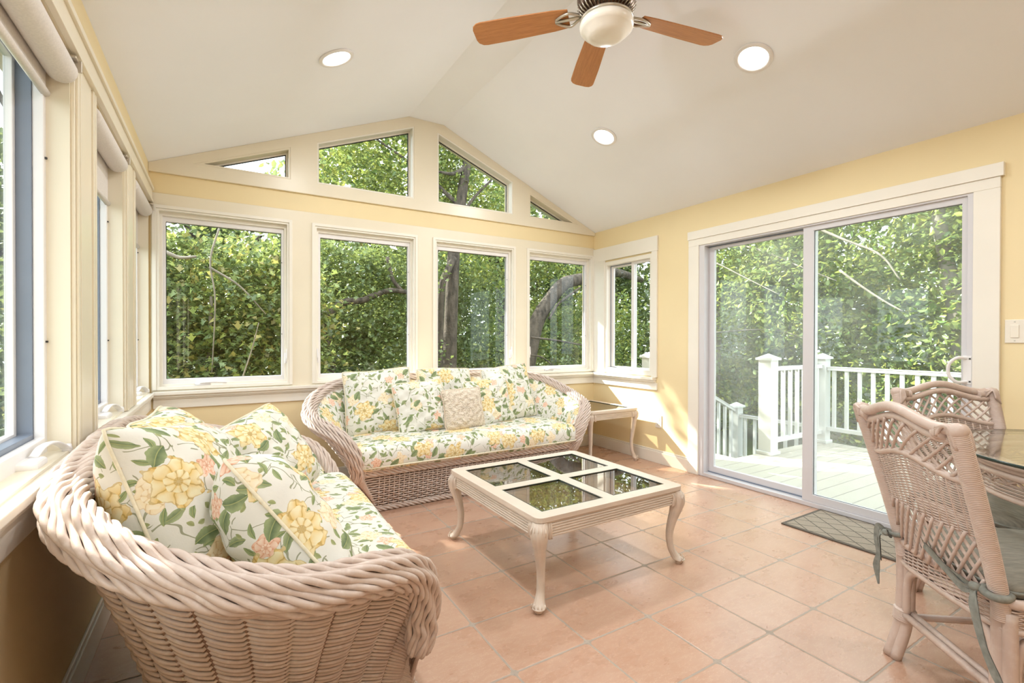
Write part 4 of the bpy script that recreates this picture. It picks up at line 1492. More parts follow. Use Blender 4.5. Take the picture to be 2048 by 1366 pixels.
# =================================================================== LOOSE PILLOWS
def pillow(name, label, center, nrm, up, w, h, th, mat, uvo=(0, 0), group=None, cat='pillow', seed=0, uvrot=0.0, pipe=True):
    n = Vector(nrm).normalized()
    u = Vector(up)
    u = (u - u.dot(n) * n).normalized()
    r = u.cross(n).normalized()
    K = 40
    rg = np.random.default_rng(seed)
    ph = rg.uniform(0, 6.28, 8)
    m = MB()
    a, b_ = w / 2, h / 2

    def out(x, y):
        X = x * a * (1 - 0.045 * (1 - y * y) - 0.03 * (y * y) ** 6) * (1 + 0.02 * math.sin(3 * y + ph[0]))
        Y = y * b_ * (1 - 0.045 * (1 - x * x) - 0.03 * (x * x) ** 6) * (1 + 0.02 * math.sin(3 * x + ph[1]))
        sag = 0.012 * math.sin(2.2 * x + ph[2]) * math.cos(2.0 * y + ph[3])
        return X, Y, sag
    cr, sr = math.cos(uvrot), math.sin(uvrot)
    for s in (1, -1):
        G = np.zeros((K + 1, K + 1, 3))
        U = np.zeros((K + 1, K + 1, 2))
        for i in range(K + 1):
            for j in range(K + 1):
                x = math.sin((i / K - 0.5) * PI)
                y = math.sin((j / K - 0.5) * PI)
                x = 0.55 * x + 0.45 * (2 * i / K - 1)
                y = 0.55 * y + 0.45 * (2 * j / K - 1)
                X, Y, sag = out(x, y)
                f = max(0.0, (1 - abs(x) ** 2.8)) ** 0.50 * max(0.0, (1 - abs(y) ** 2.8)) ** 0.50
                f2 = min(1, 4 * (1 - abs(x))) * min(1, 4 * (1 - abs(y)))
                wr = 0.0045 * f2 * (math.sin(11 * x * (1 + .2 * s) + 5 * y + ph[4]) * math.cos(7 * y + ph[5]) + 0.7 * math.sin(17 * y - 9 * x + ph[6]))
                Z = s * (f * th / 2 * (1 + 0.08 * math.sin(2 * x + ph[7])) + wr) + sag
                G[i, j] = (X, Y, Z)
        # cloth coordinates follow the surface, so the print does not smear at the edges
        du = np.concatenate([np.zeros((1, K + 1)), np.cumsum(np.linalg.norm(np.diff(G, axis=0), axis=2), 0)])
        dv = np.concatenate([np.zeros((K + 1, 1)), np.cumsum(np.linalg.norm(np.diff(G, axis=1), axis=2), 1)], 1)
        du, dv = du - du[K // 2][None], dv - dv[:, K // 2][:, None]
        if mat is M['crochet']:
            du, dv = G[..., 0], G[..., 1]
        U[..., 0] = du * cr - dv * sr + uvo[0] + (s < 0) * 1.7
        U[..., 1] = du * sr + dv * cr + uvo[1]
        m.grid(G, U, flip=(s < 0))
    o = m.build(name, mat, None, smooth=True)
    bm = bmesh.new(); bm.from_mesh(o.data)
    bmesh.ops.remove_doubles(bm, verts=bm.verts, dist=0.0005)
    bmesh.ops.recalc_face_normals(bm, faces=bm.faces)
    bm.to_mesh(o.data); bm.free()
    o.data.shade_smooth()
    P = []
    for k in range(4):
        for q in range(24):
            f = -1 + 2 * q / 24
            x, y = ((f, -1), (1, f), (-f, 1), (-1, -f))[k]
            X, Y, sag = out(x, y)
            P.append((X * 1.006, Y * 1.006, sag))
    if pipe:
        MB().tube(P, 0.0042, 8, closed=True).build('piping', M['piping'], o, smooth=True)
    else:
        Q = [(p_[0] * (1 + 0.03 * (i % 2)), p_[1] * (1 + 0.03 * (i % 2)), p_[2]) for i, p_ in enumerate(P)]
        MB().tube(Q, 0.0045, 6, closed=True).build('scalloped_edge', M['crochet'], o, smooth=True)
    o.matrix_world = Matrix(((r.x, u.x, n.x, center[0]), (r.y, u.y, n.y, center[1]), (r.z, u.z, n.z, center[2]), (0, 0, 0, 1)))
    return tag(o, label, cat, group)


GP = 'throw pillows on the sofas'
FL, FB = M['floral'], M['floral_big']
pillow('throw_pillow', 'large floral pillow at the left end of the long sofa', (1.02, 3.60, 0.675), (-0.08, -1, 0.26), (-0.035, 0.2, 1), 0.51, 0.49, 0.15, FL, (0.33, 0.21), GP, seed=1)
pillow('throw_pillow', 'floral pillow in the middle of the long sofa, mostly hidden by the others', (1.59, 3.66, 0.675), (0.05, -1, 0.25), (0, 0.2, 1), 0.50, 0.47, 0.13, FL, (2.33, 1.21), GP, seed=2)
pillow('throw_pillow', 'large floral pillow at the right end of the long sofa', (2.16, 3.60, 0.675), (0.10, -1, 0.28), (-0.13, 0.2, 1), 0.50, 0.49, 0.15, FL, (4.13, 2.61), GP, seed=3)
pillow('throw_pillow', 'small floral pillow left of the crochet pillow on the long sofa', (1.29, 3.45, 0.635), (-0.10, -1, 0.30), (-0.09, 0.2, 1), 0.385, 0.39, 0.13, FL, (1.13, 3.61), GP, seed=4)
pillow('throw_pillow', 'medium floral pillow right of the crochet pillow on the long sofa', (1.895, 3.47, 0.635), (0.12, -1, 0.30), (-0.16, 0.2, 1), 0.41, 0.39, 0.13, FL, (3.43, 0.37), GP, seed=5)
pillow('crochet_pillow', 'small plain beige crocheted pillow in the centre of the long sofa', (1.60, 3.36, 0.605), (-0.02, -1, 0.26), (-0.05, 0.2, 1), 0.325, 0.315, 0.12, M['crochet'], (0.14, 0.14), None, seed=6, pipe=False)
pillow('throw_pillow', 'fat floral pillow nearest the windows at the near end of the loveseat', (-0.075, 1.60, 0.665), (0.92, -0.25, 0.36), (-0.36, 0.28, 1), 0.50, 0.52, 0.29, FB, (5.10, 3.33), GP, seed=7, uvrot=0.4)
pillow('throw_pillow', 'floral pillow behind the fat one against the loveseat back', (-0.115, 2.02, 0.675), (0.93, -0.10, 0.42), (-0.42, 0.05, 1), 0.48, 0.48, 0.24, FB, (0.70, 5.13), GP, seed=8)
pillow('throw_pillow', 'floral pillow slumped at the far end of the loveseat', (0.165, 2.27, 0.635), (0.62, -0.62, 0.48), (-0.60, 0.25, 0.8), 0.42, 0.42, 0.22, FB, (2.90, 7.03), GP, seed=9, uvrot=-0.5)
pillow('throw_pillow', 'floral pillow lying in front on the loveseat seat with one corner toward the viewer', (0.150, 1.49, 0.60), (0.82, 0.16, 0.55), (-0.62, 0.30, 0.72), 0.50, 0.48, 0.28, FB, (6.40, 1.03), GP, seed=10, uvrot=0.8)

# =================================================================== DINING SET
def wrap_tube(m, path, r, pitch=0.0052, sides=10, amp=0.07, seed=None):
    """pole bound with cane: fine rings along its length"""
    P, s = resample(path, pitch / 4)
    R = np.asarray(r) if np.isscalar(r) else np.interp(np.linspace(0, 1, len(P)), np.linspace(0, 1, len(r)), r)
    R = R * (1 + amp * np.abs(np.sin(PI * s / pitch)) - amp * 0.5)
    m.tube(P, R, sides, seed=seed)


def chair_back(u, v):
    """point of the back surface: u in -1..1 across, v = height; returns local xyz (chair faces +x)"""
    t = (v - 0.40) / 0.505
    lean = -0.131 * max(0, t) ** 1.15 - 0.0
    bow = -0.030 * (1 - u * u)                 # the back is slightly hollow
    hw = 0.200 + 0.022 * t
    return np.array((lean + bow, u * hw, v))


def make_chair(label, loc, rz, near=True):
    t = thing('dining_chair', label, 'chair', loc, rz, 'wicker dining chairs')
    # side posts bound with cane
    for s in (-1, 1):
        m = MB()
        P = [chair_back(s, v) for v in np.linspace(0.375, 0.895, 12)]
        wrap_tube(m, P, [0.021, 0.022, 0.023, 0.024, 0.024], sides=12)
        m.build('back_post', M['rattan'], t, smooth=True)
    # crest: two poles, arched in the middle, with bound corners
    def crest(v0, rise, u0=0.97):
        us = np.linspace(-u0, u0, 25)
        P = []
        for u in us:
            k = 0.5 + 0.5 * math.cos(PI * min(1, abs(u) / 0.82))
            P.append(chair_back(u, v0) + np.array((0, 0, rise * k)))
        return P
    m = MB()
    m.tube(crest(0.897, 0.036, 1.06), 0.0165, 12)
    m.tube([p_ + np.array((0.004, 0, 0)) for p_ in crest(0.866, 0.036, 0.90)], 0.0135, 12)
    cr = m.build('crest_rail', M['rattan'], t, smooth=True)
    for s in (-1, 1):
        m = MB()
        c = chair_back(s * 1.0, 0.897)
        c2 = chair_back(s * 0.82, 0.888)
        c3 = chair_back(s * 1.0, 0.845)
        for k in range(5):
            f = k / 4
            m.tube(catmull([c3 + np.array((-0.022, s * (0.010 - 0.02 * f), 0.006 * k)), c + np.array((-0.024, s * (-0.004 * k), 0.010)), c2 + np.array((-0.020, 0, 0.012 - 0.006 * k))], 5), 0.0048, 6)
            m.tube(catmull([c3 + np.array((0.022, s * (0.010 - 0.02 * f), 0.006 * k)), c + np.array((0.024, s * (-0.004 * k), 0.010)), c2 + np.array((0.020, 0, 0.012 - 0.006 * k))], 5), 0.0048, 6)
        m.lathe([(0, -0.022), (0.017, -0.02), (0.025, -0.008), (0.026, 0.006), (0.019, 0.018), (0, 0.023)], 14, tuple(c))
        wrap_tube(m, [c2 + np.array((0, -s * 0.022, -0.004)), c2 + np.array((0, s * 0.008, 0.0))], 0.0225, seed=(1, 0, 0))
        m.build('corner_binding', M['rattan'], cr, smooth=True)
    # arched middle rail
    def midv(u):
        return 0.752 + 0.036 * (0.5 + 0.5 * math.cos(PI * min(1, abs(u) / 0.9)))
    m = MB()
    m.tube([chair_back(u, midv(u)) for u in np.linspace(-0.93, 0.93, 25)], 0.0105, 10)
    m.build('middle_rail', M['rattan'], t, smooth=True)

    def topv(u):
        return 0.858 + 0.036 * (0.5 + 0.5 * math.cos(PI * min(1, abs(u) / 0.82)))
    # lattices
    def lattice(v0f, v1f, n, slope, r):
        m = MB()
        for k in range(-n * 2, n * 2 + 1):
            for sg in (-1, 1):
                ua, ub = k / n - sg * slope, k / n + sg * slope
                P = []
                for f in np.linspace(0, 1, 9):
                    u = ua + (ub - ua) * f
                    if abs(u) > 0.93:
                        if P:
                            break
                        continue
                    v = v0f(u) * (1 - f) + v1f(u) * f
                    P.append(chair_back(u, v) + np.array((0.004 * sg, 0, 0)))
                if len(P) >= 2:
                    m.tube(P, r, 6, seed=(1, 0, 0))
        return m
    lattice(midv, topv, 5, 0.24, 0.0048).build('upper_lattice', M['rattan'], t, smooth=True)
    lattice(lambda u: 0.425, lambda u: 0.600, 6, 0.27, 0.0050).build('lower_lattice', M['rattan'], t, smooth=True)
    # woven panel and its stakes
    m = MB()
    z0 = 0.592
    nr = 42
    for k in range(nr):
        f = k / (nr - 1)
        us = np.linspace(-0.94, 0.94, 97)
        P = []
        for u in us:
            v = z0 + (midv(u) - 0.012 - z0) * f
            w = math.sin(u * PI * 7.5) * (1 if k % 2 else -1)
            P.append(chair_back(u, v) + np.array((0.0034 * w, 0, 0)))
        m.tube(P, 0.0022, 5, seed=(0, 0, 1))
    for i in range(15):
        u = (i - 7) / 7.5
        m.tube([chair_back(u, v) for v in np.linspace(z0, midv(u), 6)], 0.0036, 6, seed=(1, 0, 0))
    m.build('woven_panel', M['rattan'], t, smooth=True)
    # seat: bound frame ring, woven skirt, deck
    def seat_pt(f):
        """rounded seat outline, f in 0..1 starting at the left rear"""
        P = catmull([(0.0, 0.20), (0.0, -0.20), (0.10, -0.222), (0.30, -0.238), (0.41, -0.215), (0.455, -0.10), (0.462, 0.0), (0.455, 0.10), (0.41, 0.215), (0.30, 0.238), (0.10, 0.222)] if False else
                    [(0.0, 0.20, 0), (-0.018, 0.0, 0), (0.0, -0.20, 0), (0.10, -0.222, 0), (0.30, -0.238, 0), (0.41, -0.215, 0), (0.455, -0.10, 0), (0.462, 0.0, 0), (0.455, 0.10, 0), (0.41, 0.215, 0), (0.30, 0.238, 0), (0.10, 0.222, 0)], 8, closed=True)
        return P
    so = seat_pt(0)
    m = MB()
    m.tube([(p_[0], p_[1], 0.428) for p_ in so], 0.014, 10, closed=True)
    m.tube([(p_[0] * 1.0, p_[1] * 1.0, 0.352) for p_ in so], 0.009, 8, closed=True)
    so_c, ss = resample(np.vstack([so, so[:1]]), 0.006)
    for k in range(13):
        z = 0.356 + 0.0056 * k
        w = np.sin(PI * ss / 0.026) * (1 if k % 2 else -1)
        c = so_c.mean(0)
        d_ = so_c - c
        d_ /= np.linalg.norm(d_, axis=1)[:, None]
        P = so_c + d_ * (0.004 * w)[:, None]
        P[:, 2] = z
        m.tube(P[:-1], 0.0026, 5, closed=True)
    m.build('seat_frame', M['rattan'], t, smooth=True)
    m = MB()
    m.prism([(p_[0] * 0.97, p_[1] * 0.97) for p_ in so], [], 2, 0.405, 0.428)
    m.build('seat_deck', M['wicker_core'], t)
    # cushion
    m = MB()
    prof = [(0.0, 0.432, 0.0), (0.90, 0.432, 0), (0.965, 0.442, 0), (0.98, 0.456, 0), (0.965, 0.470, 0), (0.90, 0.482, 0), (0.55, 0.488, 0), (0.0, 0.490, 0)]
    c = np.array((0.225, 0, 0))
    nn = len(so)
    vs_, fs = [], []
    for (k, z, _) in prof:
        for p_ in so:
            q = c + (p_ - c) * max(k, 0.001)
            vs_.append((q[0], q[1], z + 0.0018 * math.sin(q[1] * 40) * (z > 0.46)))
    for i in range(len(prof) - 1):
        for j in range(nn):
            j2 = (j + 1) % nn
            fs.append((i * nn + j, i * nn + j2, (i + 1) * nn + j2, (i + 1) * nn + j))
    m.add(vs_, fs)
    cu = m.build('seat_cushion', M['grey_cloth'], t, smooth=True)
    MB().tube([(0.225 + (p_[0] - 0.225) * 0.985, p_[1] * 0.985, 0.456) for p_ in so], 0.004, 6, closed=True).build('piping', M['tie_cloth'], cu, smooth=True)
    # legs
    for s in (-1, 1):
        m = MB()
        P = catmull([(0.004, s * 0.198, 0.40), (0.006, s * 0.200, 0.25), (0.0, s * 0.206, 0.12), (-0.030, s * 0.212, 0.0)], 6)
        m.tube(P + np.array((0.0, 0.010, 0)), 0.0195, 12, seed=(1, 0, 0))
        m.tube(P + np.array((0.006, -0.014, 0)), 0.0175, 12, seed=(1, 0, 0))
        wrap_tube(m, P[9:12] + np.array((0.003, -0.002, 0)), 0.033, seed=(1, 0, 0))
        m.build('leg', M['rattan'], t, smooth=True)
        m = MB()
        P = catmull([(0.415, s * 0.205, 0.41), (0.418, s * 0.206, 0.25), (0.420, s * 0.208, 0.12), (0.424, s * 0.210, 0.0)], 6)
        m.tube(P + np.array((0.0, 0.010, 0)), 0.0185, 12, seed=(1, 0, 0))
        m.tube(P + np.array((-0.004, -0.012, 0)), 0.0175, 12, seed=(1, 0, 0))
        m.build('leg', M['rattan'], t, smooth=True)
    # curved braces under the seat and stretchers
    m = MB()
    m.tube(catmull([(0.0, 0.180, 0.17), (0.0, 0.176, 0.28), (0.0, 0.150, 0.330), (0.0, 0.10, 0.345), (-0.01, 0, 0.347), (0.0, -0.10, 0.345), (0.0, -0.150, 0.330), (0.0, -0.176, 0.28), (0.0, -0.180, 0.17)], 6), 0.0125, 10)
    for s in (-1, 1):
        m.tube(catmull([(0.03, s * 0.205, 0.17), (0.036, s * 0.208, 0.28), (0.07, s * 0.216, 0.330), (0.21, s * 0.228, 0.345), (0.35, s * 0.222, 0.330), (0.388, s * 0.212, 0.28), (0.392, s * 0.208, 0.17)], 6), 0.0125, 10)
    m.build('arched_brace', M['rattan'], t, smooth=True)
    m = MB()
    m.tube([(-0.004, -0.195, 0.168), (-0.004, 0.195, 0.168)], 0.0115, 10)
    m.tube([(0.016, -0.195, 0.176), (0.016, 0.195, 0.176)], 0.0105, 10)
    m.build('stretcher', M['rattan'], t, smooth=True)
    for s in (-1, 1):
        m = MB()
        m.tube([(0.0, s * 0.205, 0.150), (0.42, s * 0.207, 0.150)], 0.0115, 10)
        m.build('stretcher', M['rattan'], t, smooth=True)
    return t


def ribbon(m, pts, w, nrm, th=0.002, n=8):
    P = catmull(pts, n)
    T = np.gradient(P, axis=0)
    T /= np.linalg.norm(T, axis=1)[:, None]
    W = np.interp(np.linspace(0, 1, len(P)), np.linspace(0, 1, len(w)), w)
    nv = np.array(nrm, float)
    S = np.cross(T, nv)
    S /= np.linalg.norm(S, axis=1)[:, None] + 1e-9
    G = np.stack([P + S * W[:, None], P + np.cross(S, T) * 0.003, P - S * W[:, None]])
    G2 = G + np.cross(S, T)[None] * th
    m.grid(G)
    m.grid(G2, flip=True)
    return m


CH1 = make_chair('wicker dining chair in front, its back to the viewer, with grey ties hanging', (1.968, 0.581, 0), math.radians(-38.7))
# grey cushion ties
m = MB()
bx = -0.03
m.tube(catmull([(0.03, 0.185, 0.452), (0.0, 0.222, 0.444), (-0.036, 0.226, 0.446), (-0.042, 0.195, 0.450), (-0.02, 0.178, 0.452)], 6, closed=True), 0.0085, 8)
m.lathe([(0, -0.012), (0.012, -0.008), (0.015, 0.0), (0.012, 0.009), (0, 0.012)], 10, (-0.046, 0.214, 0.447))
ribbon(m, [(-0.044, 0.222, 0.45), (-0.058, 0.245, 0.458), (-0.062, 0.250, 0.41), (-0.060, 0.240, 0.36), (-0.062, 0.246, 0.31), (-0.058, 0.240, 0.245)], [0.006, 0.011, 0.008, 0.007, 0.014, 0.003], (1, 0.3, 0))
ribbon(m, [(-0.044, 0.214, 0.45), (-0.06, 0.232, 0.435), (-0.062, 0.228, 0.39), (-0.060, 0.226, 0.34)], [0.006, 0.009, 0.008, 0.006], (1, -0.3, 0))
ribbon(m, [(-0.044, 0.214, 0.45), (-0.058, 0.20, 0.462), (-0.06, 0.185, 0.452), (-0.044, 0.195, 0.440)], [0.006, 0.009, 0.008, 0.006], (1, -0.3, 0))
ct = [c for c in CH1.children if c.name.startswith('seat_cushion')][0]
m.build('cushion_tie', M['tie_cloth'], ct, smooth=True)
m = MB()
m.tube(catmull([(0.03, -0.185, 0.452), (0.0, -0.222, 0.444), (-0.036, -0.226, 0.446), (-0.042, -0.195, 0.450), (-0.02, -0.178, 0.452)], 6, closed=True), 0.0105, 8)
m.lathe([(0, -0.012), (0.012, -0.008), (0.015, 0.0), (0.012, 0.009), (0, 0.012)], 10, (-0.050, -0.178, 0.452))
ribbon(m, [(-0.058, 0.015, 0.488), (-0.066, -0.03, 0.484), (-0.066, -0.09, 0.462), (-0.062, -0.15, 0.452), (-0.056, -0.178, 0.450)], [0.010, 0.013, 0.012, 0.013, 0.008], (1, 0, 0.1))
ribbon(m, [(-0.062, -0.06, 0.466), (-0.064, -0.11, 0.450), (-0.062, -0.15, 0.436), (-0.056, -0.178, 0.446)], [0.010, 0.013, 0.014, 0.008], (1, 0, 0.1))
ribbon(m, [(-0.056, -0.178, 0.450), (-0.070, -0.20, 0.41), (-0.070, -0.215, 0.36), (-0.072, -0.24, 0.31), (-0.068, -0.268, 0.262), (-0.066, -0.285, 0.240)], [0.008, 0.013, 0.012, 0.010, 0.013, 0.010], (1, 0.2, 0))
ribbon(m, [(-0.056, -0.182, 0.450), (-0.066, -0.192, 0.41), (-0.066, -0.200, 0.375)], [0.008, 0.012, 0.010], (1, 0.2, 0))
ct = [c for c in CH1.children if c.name.startswith('seat_cushion')][0]
tie = m.build('cushion_tie', M['tie_cloth'], ct, smooth=True)

CH2 = copy_tree(CH1)
CH2.location = (2.885, 0.775, 0)
CH2.rotation_euler = (0, 0, math.radians(-122.3))
CH2['label'] = 'wicker dining chair beyond the glass table beside the sliding door'

# round glass table on a rattan pedestal
TX, TY = 2.735, 0.205
t = thing('dining_table', 'round glass topped rattan dining table at the right edge', 'table', (TX, TY, 0))
m = MB().lathe([(0.0, 0.729), (0.584, 0.729), (0.586, 0.735), (0.584, 0.741), (0.0, 0.741)], 128, cap=False)
g = m.build('glass_top', M['table_glass'], t)
MB().lathe([(0.5845, 0.7292), (0.5875, 0.730), (0.5885, 0.735), (0.5875, 0.740), (0.5845, 0.7408)], 128, cap=False).build('glass_edge', M['glass_edge'], g, smooth=True)


def circ(r, z, n=72):
    return [(r * math.cos(2 * PI * k / n), r * math.sin(2 * PI * k / n), z) for k in range(n)]


m = MB()
for (r, z, q) in ((0.515, 0.713, 0.014), (0.500, 0.694, 0.013), (0.506, 0.672, 0.012), (0.49, 0.590, 0.011)):
    m.tube(circ(r, z), q, 10, closed=True)
for k in range(8):
    m.tube(circ(0.495 + 0.004 * (k % 2), 0.600 + 0.006 * k, 120), 0.0026, 5, closed=True)
m.build('rattan_ring', M['rattan'], t, smooth=True)
m = MB()
n = 44
for k in range(n):
    for s in (-1, 1):
        a, b_ = 2 * PI * k / n, 2 * PI * (k + s * 0.9) / n
        m.tube([(0.498 * math.cos(a), 0.498 * math.sin(a), 0.640), (0.498 * math.cos(b_), 0.498 * math.sin(b_), 0.672)], 0.005, 6)
m.build('lattice_band', M['rattan'], t, smooth=True)
for k in range(4):
    a = math.radians(124 + 90 * k)
    c_, s_ = math.cos(a), math.sin(a)
    m = MB()
    P = catmull([(0.45, 0, 0.69), (0.34, 0, 0.64), (0.20, 0, 0.52), (0.13, 0, 0.38), (0.16, 0, 0.24), (0.30, 0, 0.12), (0.42, 0, 0.05), (0.46, 0, 0.0)], 6)
    for off in (-0.034, 0.0, 0.034):
        Q = np.array([(c_ * p_[0] - s_ * off, s_ * p_[0] + c_ * off, p_[2]) for p_ in P])
        m.tube(Q, 0.021, 12)
    m.build('leg', M['rattan'], t, smooth=True)
m = MB()
for z in (0.34, 0.42):
    m.tube(circ(0.16, z, 40), 0.014, 10, closed=True)
m.build('binding_ring', M['rattan'], t, smooth=True)

# doormat
MB().box((-0.235, -0.455, 0.0), (0.235, 0.455, 0.009)).build('doormat', M['doormat'], None, bevel=0.004)
o = bpy.data.objects['doormat']
o.location = (3.205, 1.215, 0)
tag(o, 'grey brown doormat with a diamond pattern before the sliding door', 'mat')

# =================================================================== OUTSIDE
GZ = -1.1
struct(MB().box((-40, -30, GZ - 0.2), (45, 50, GZ)).build('ground', M['soil']), 'wooded ground around the house')
struct(MB().box((XR + 0.102, -4.0, -0.09), (6.02, 2.93, -0.045)).build('deck_floor', M['deck']), 'grey boarded deck outside the sliding door')
m = MB()
for k in range(6):
    m.box((6.02 - 1.9 + 0.27 * k + 0.27, 2.935, -0.09 - 0.17 * (k + 1)), (6.02 - 1.9 + 0.27 * (k + 1) + 0.30, 3.90, -0.05 - 0.17 * (k + 1)))
struct(m.build('deck_stairs', M['deck']), 'stairs going down from the deck')
struct(MB().box((3.6, 2.93, -0.09), (4.40, 3.98, -0.045)).build('deck_landing', M['deck']), 'deck landing at the head of the stairs')


def post(label, x, y, z0, z1, s=0.115):
    t = thing('railing_post', label, 'post', (x, y, z0), 0, 'white deck railing posts')
    h = z1 - z0
    m = MB().box((-s / 2, -s / 2, 0), (s / 2, s / 2, h - 0.05))
    m.build('shaft', M['white_pvc'], t, bevel=0.004)
    m = MB()
    m.box((-s / 2 - 0.018, -s / 2 - 0.018, 0), (s / 2 + 0.018, s / 2 + 0.018, 0.035))
    m.build('base_trim', M['white_pvc'], t, bevel=0.006)
    m = MB()
    m.box((-s / 2 - 0.02, -s / 2 - 0.02, h - 0.055), (s / 2 + 0.02, s / 2 + 0.02, h - 0.030))
    a = s / 2 + 0.010
    m.add([(-a, -a, h - 0.03), (a, -a, h - 0.03), (a, a, h - 0.03), (-a, a, h - 0.03), (0, 0, h + 0.012)], [(0, 3, 2, 1), (0, 1, 4), (1, 2, 4), (2, 3, 4), (3, 0, 4)])
    m.build('cap', M['white_pvc'], t)
    return t


def railing(label, p0, p1, zt0, zt1, zb0, zb1, gap=0.115, bw=0.032):
    """straight run of railing: top rail, bottom rail, balusters"""
    p0, p1 = Vector((p0[0], p0[1])), Vector((p1[0], p1[1]))
    L = (p1 - p0).length
    d_ = (p1 - p0) / L
    a = math.atan2(d_.y, d_.x)
    t = thing('railing_section', label, 'railing', (p0.x, p0.y, 0), a, 'white deck railing sections')

    def slab(x0, x1, za0, za1, hgt, w):
        return ([(x0, -w, za0), (x1, -w, za1), (x1, w, za1), (x0, w, za0), (x0, -w, za0 + hgt), (x1, -w, za1 + hgt), (x1, w, za1 + hgt), (x0, w, za0 + hgt)],
                [(0, 3, 2, 1), (4, 5, 6, 7), (0, 1, 5, 4), (1, 2, 6, 5), (2, 3, 7, 6), (3, 0, 4, 7)])
    m = MB()
    m.add(*slab(0, L, zt0 - 0.045, zt1 - 0.045, 0.045, 0.030))
    m.add(*slab(0, L, zt0 - 0.012, zt1 - 0.012, 0.012, 0.036))
    m.build('top_rail', M['white_pvc'], t, bevel=0.004)
    MB().add(*slab(0, L, zb0, zb1, 0.045, 0.024)).build('bottom_rail', M['white_pvc'], t, bevel=0.004)
    n = max(1, int((L - 0.1) / gap))
    for k in range(n):
        x = (k + 0.5) * L / n
        zt = zt0 + (zt1 - zt0) * x / L - 0.045
        zb = zb0 + (zb1 - zb0) * x / L + 0.04
        MB().box((x - bw / 2, -bw / 2, zb), (x + bw / 2, bw / 2, zt)).build('baluster', M['white_pvc'], t)
    return t


post('white deck post at the head of the stairs, the largest in view', 4.86, 2.87, -0.045, 0.985, 0.135)
post('white corner deck post behind the middle of the door', 5.95, 2.87, -0.045, 0.975, 0.115)
post('short white post lower down the deck stairs', 5.92, 3.93, -0.95, 0.29, 0.115)
post('white deck post hidden by the left door jamb', 4.25, 3.93, -0.045, 0.985, 0.115)
post('white deck post near the dining chairs', 5.95, 0.72, -0.045, 0.975, 0.115)
railing('white deck railing between the two tall posts', (4.93, 2.87), (5.89, 2.87), 0.86, 0.86, 0.06, 0.06)
railing('long white deck railing along the outer edge of the deck', (5.95, 2.81), (5.95, 0.78), 0.835, 0.835, 0.10, 0.10)
railing('white deck railing beyond the far dining chair', (5.95, 0.66), (5.95, -3.8), 0.835, 0.835, 0.10, 0.10)
railing('white stair railing sloping down from the deck', (4.31, 3.93), (5.86, 3.93), 0.93, 0.22, 0.12, -0.60)
railing('low white railing behind the big deck post', (5.92, 3.87), (5.92, 2.95), 0.15, 0.15, -0.45, -0.45)

LEAFPAL = {
    'mid': [(0.090, 0.135, 0.040), (0.120, 0.170, 0.050), (0.070, 0.110, 0.035), (0.17, 0.22, 0.06), (0.13, 0.175, 0.07)],
    'yellow': [(0.13, 0.185, 0.06), (0.19, 0.25, 0.075), (0.31, 0.35, 0.08), (0.10, 0.15, 0.05), (0.16, 0.21, 0.07), (0.13, 0.175, 0.065), (0.30, 0.26, 0.08)],
    'deep': [(0.055, 0.090, 0.030), (0.075, 0.115, 0.038), (0.10, 0.14, 0.05), (0.05, 0.075, 0.03)],
    'pale': [(0.15, 0.20, 0.06), (0.20, 0.26, 0.08), (0.22, 0.27, 0.05), (0.10, 0.17, 0.04), (0.27, 0.29, 0.06)],
}


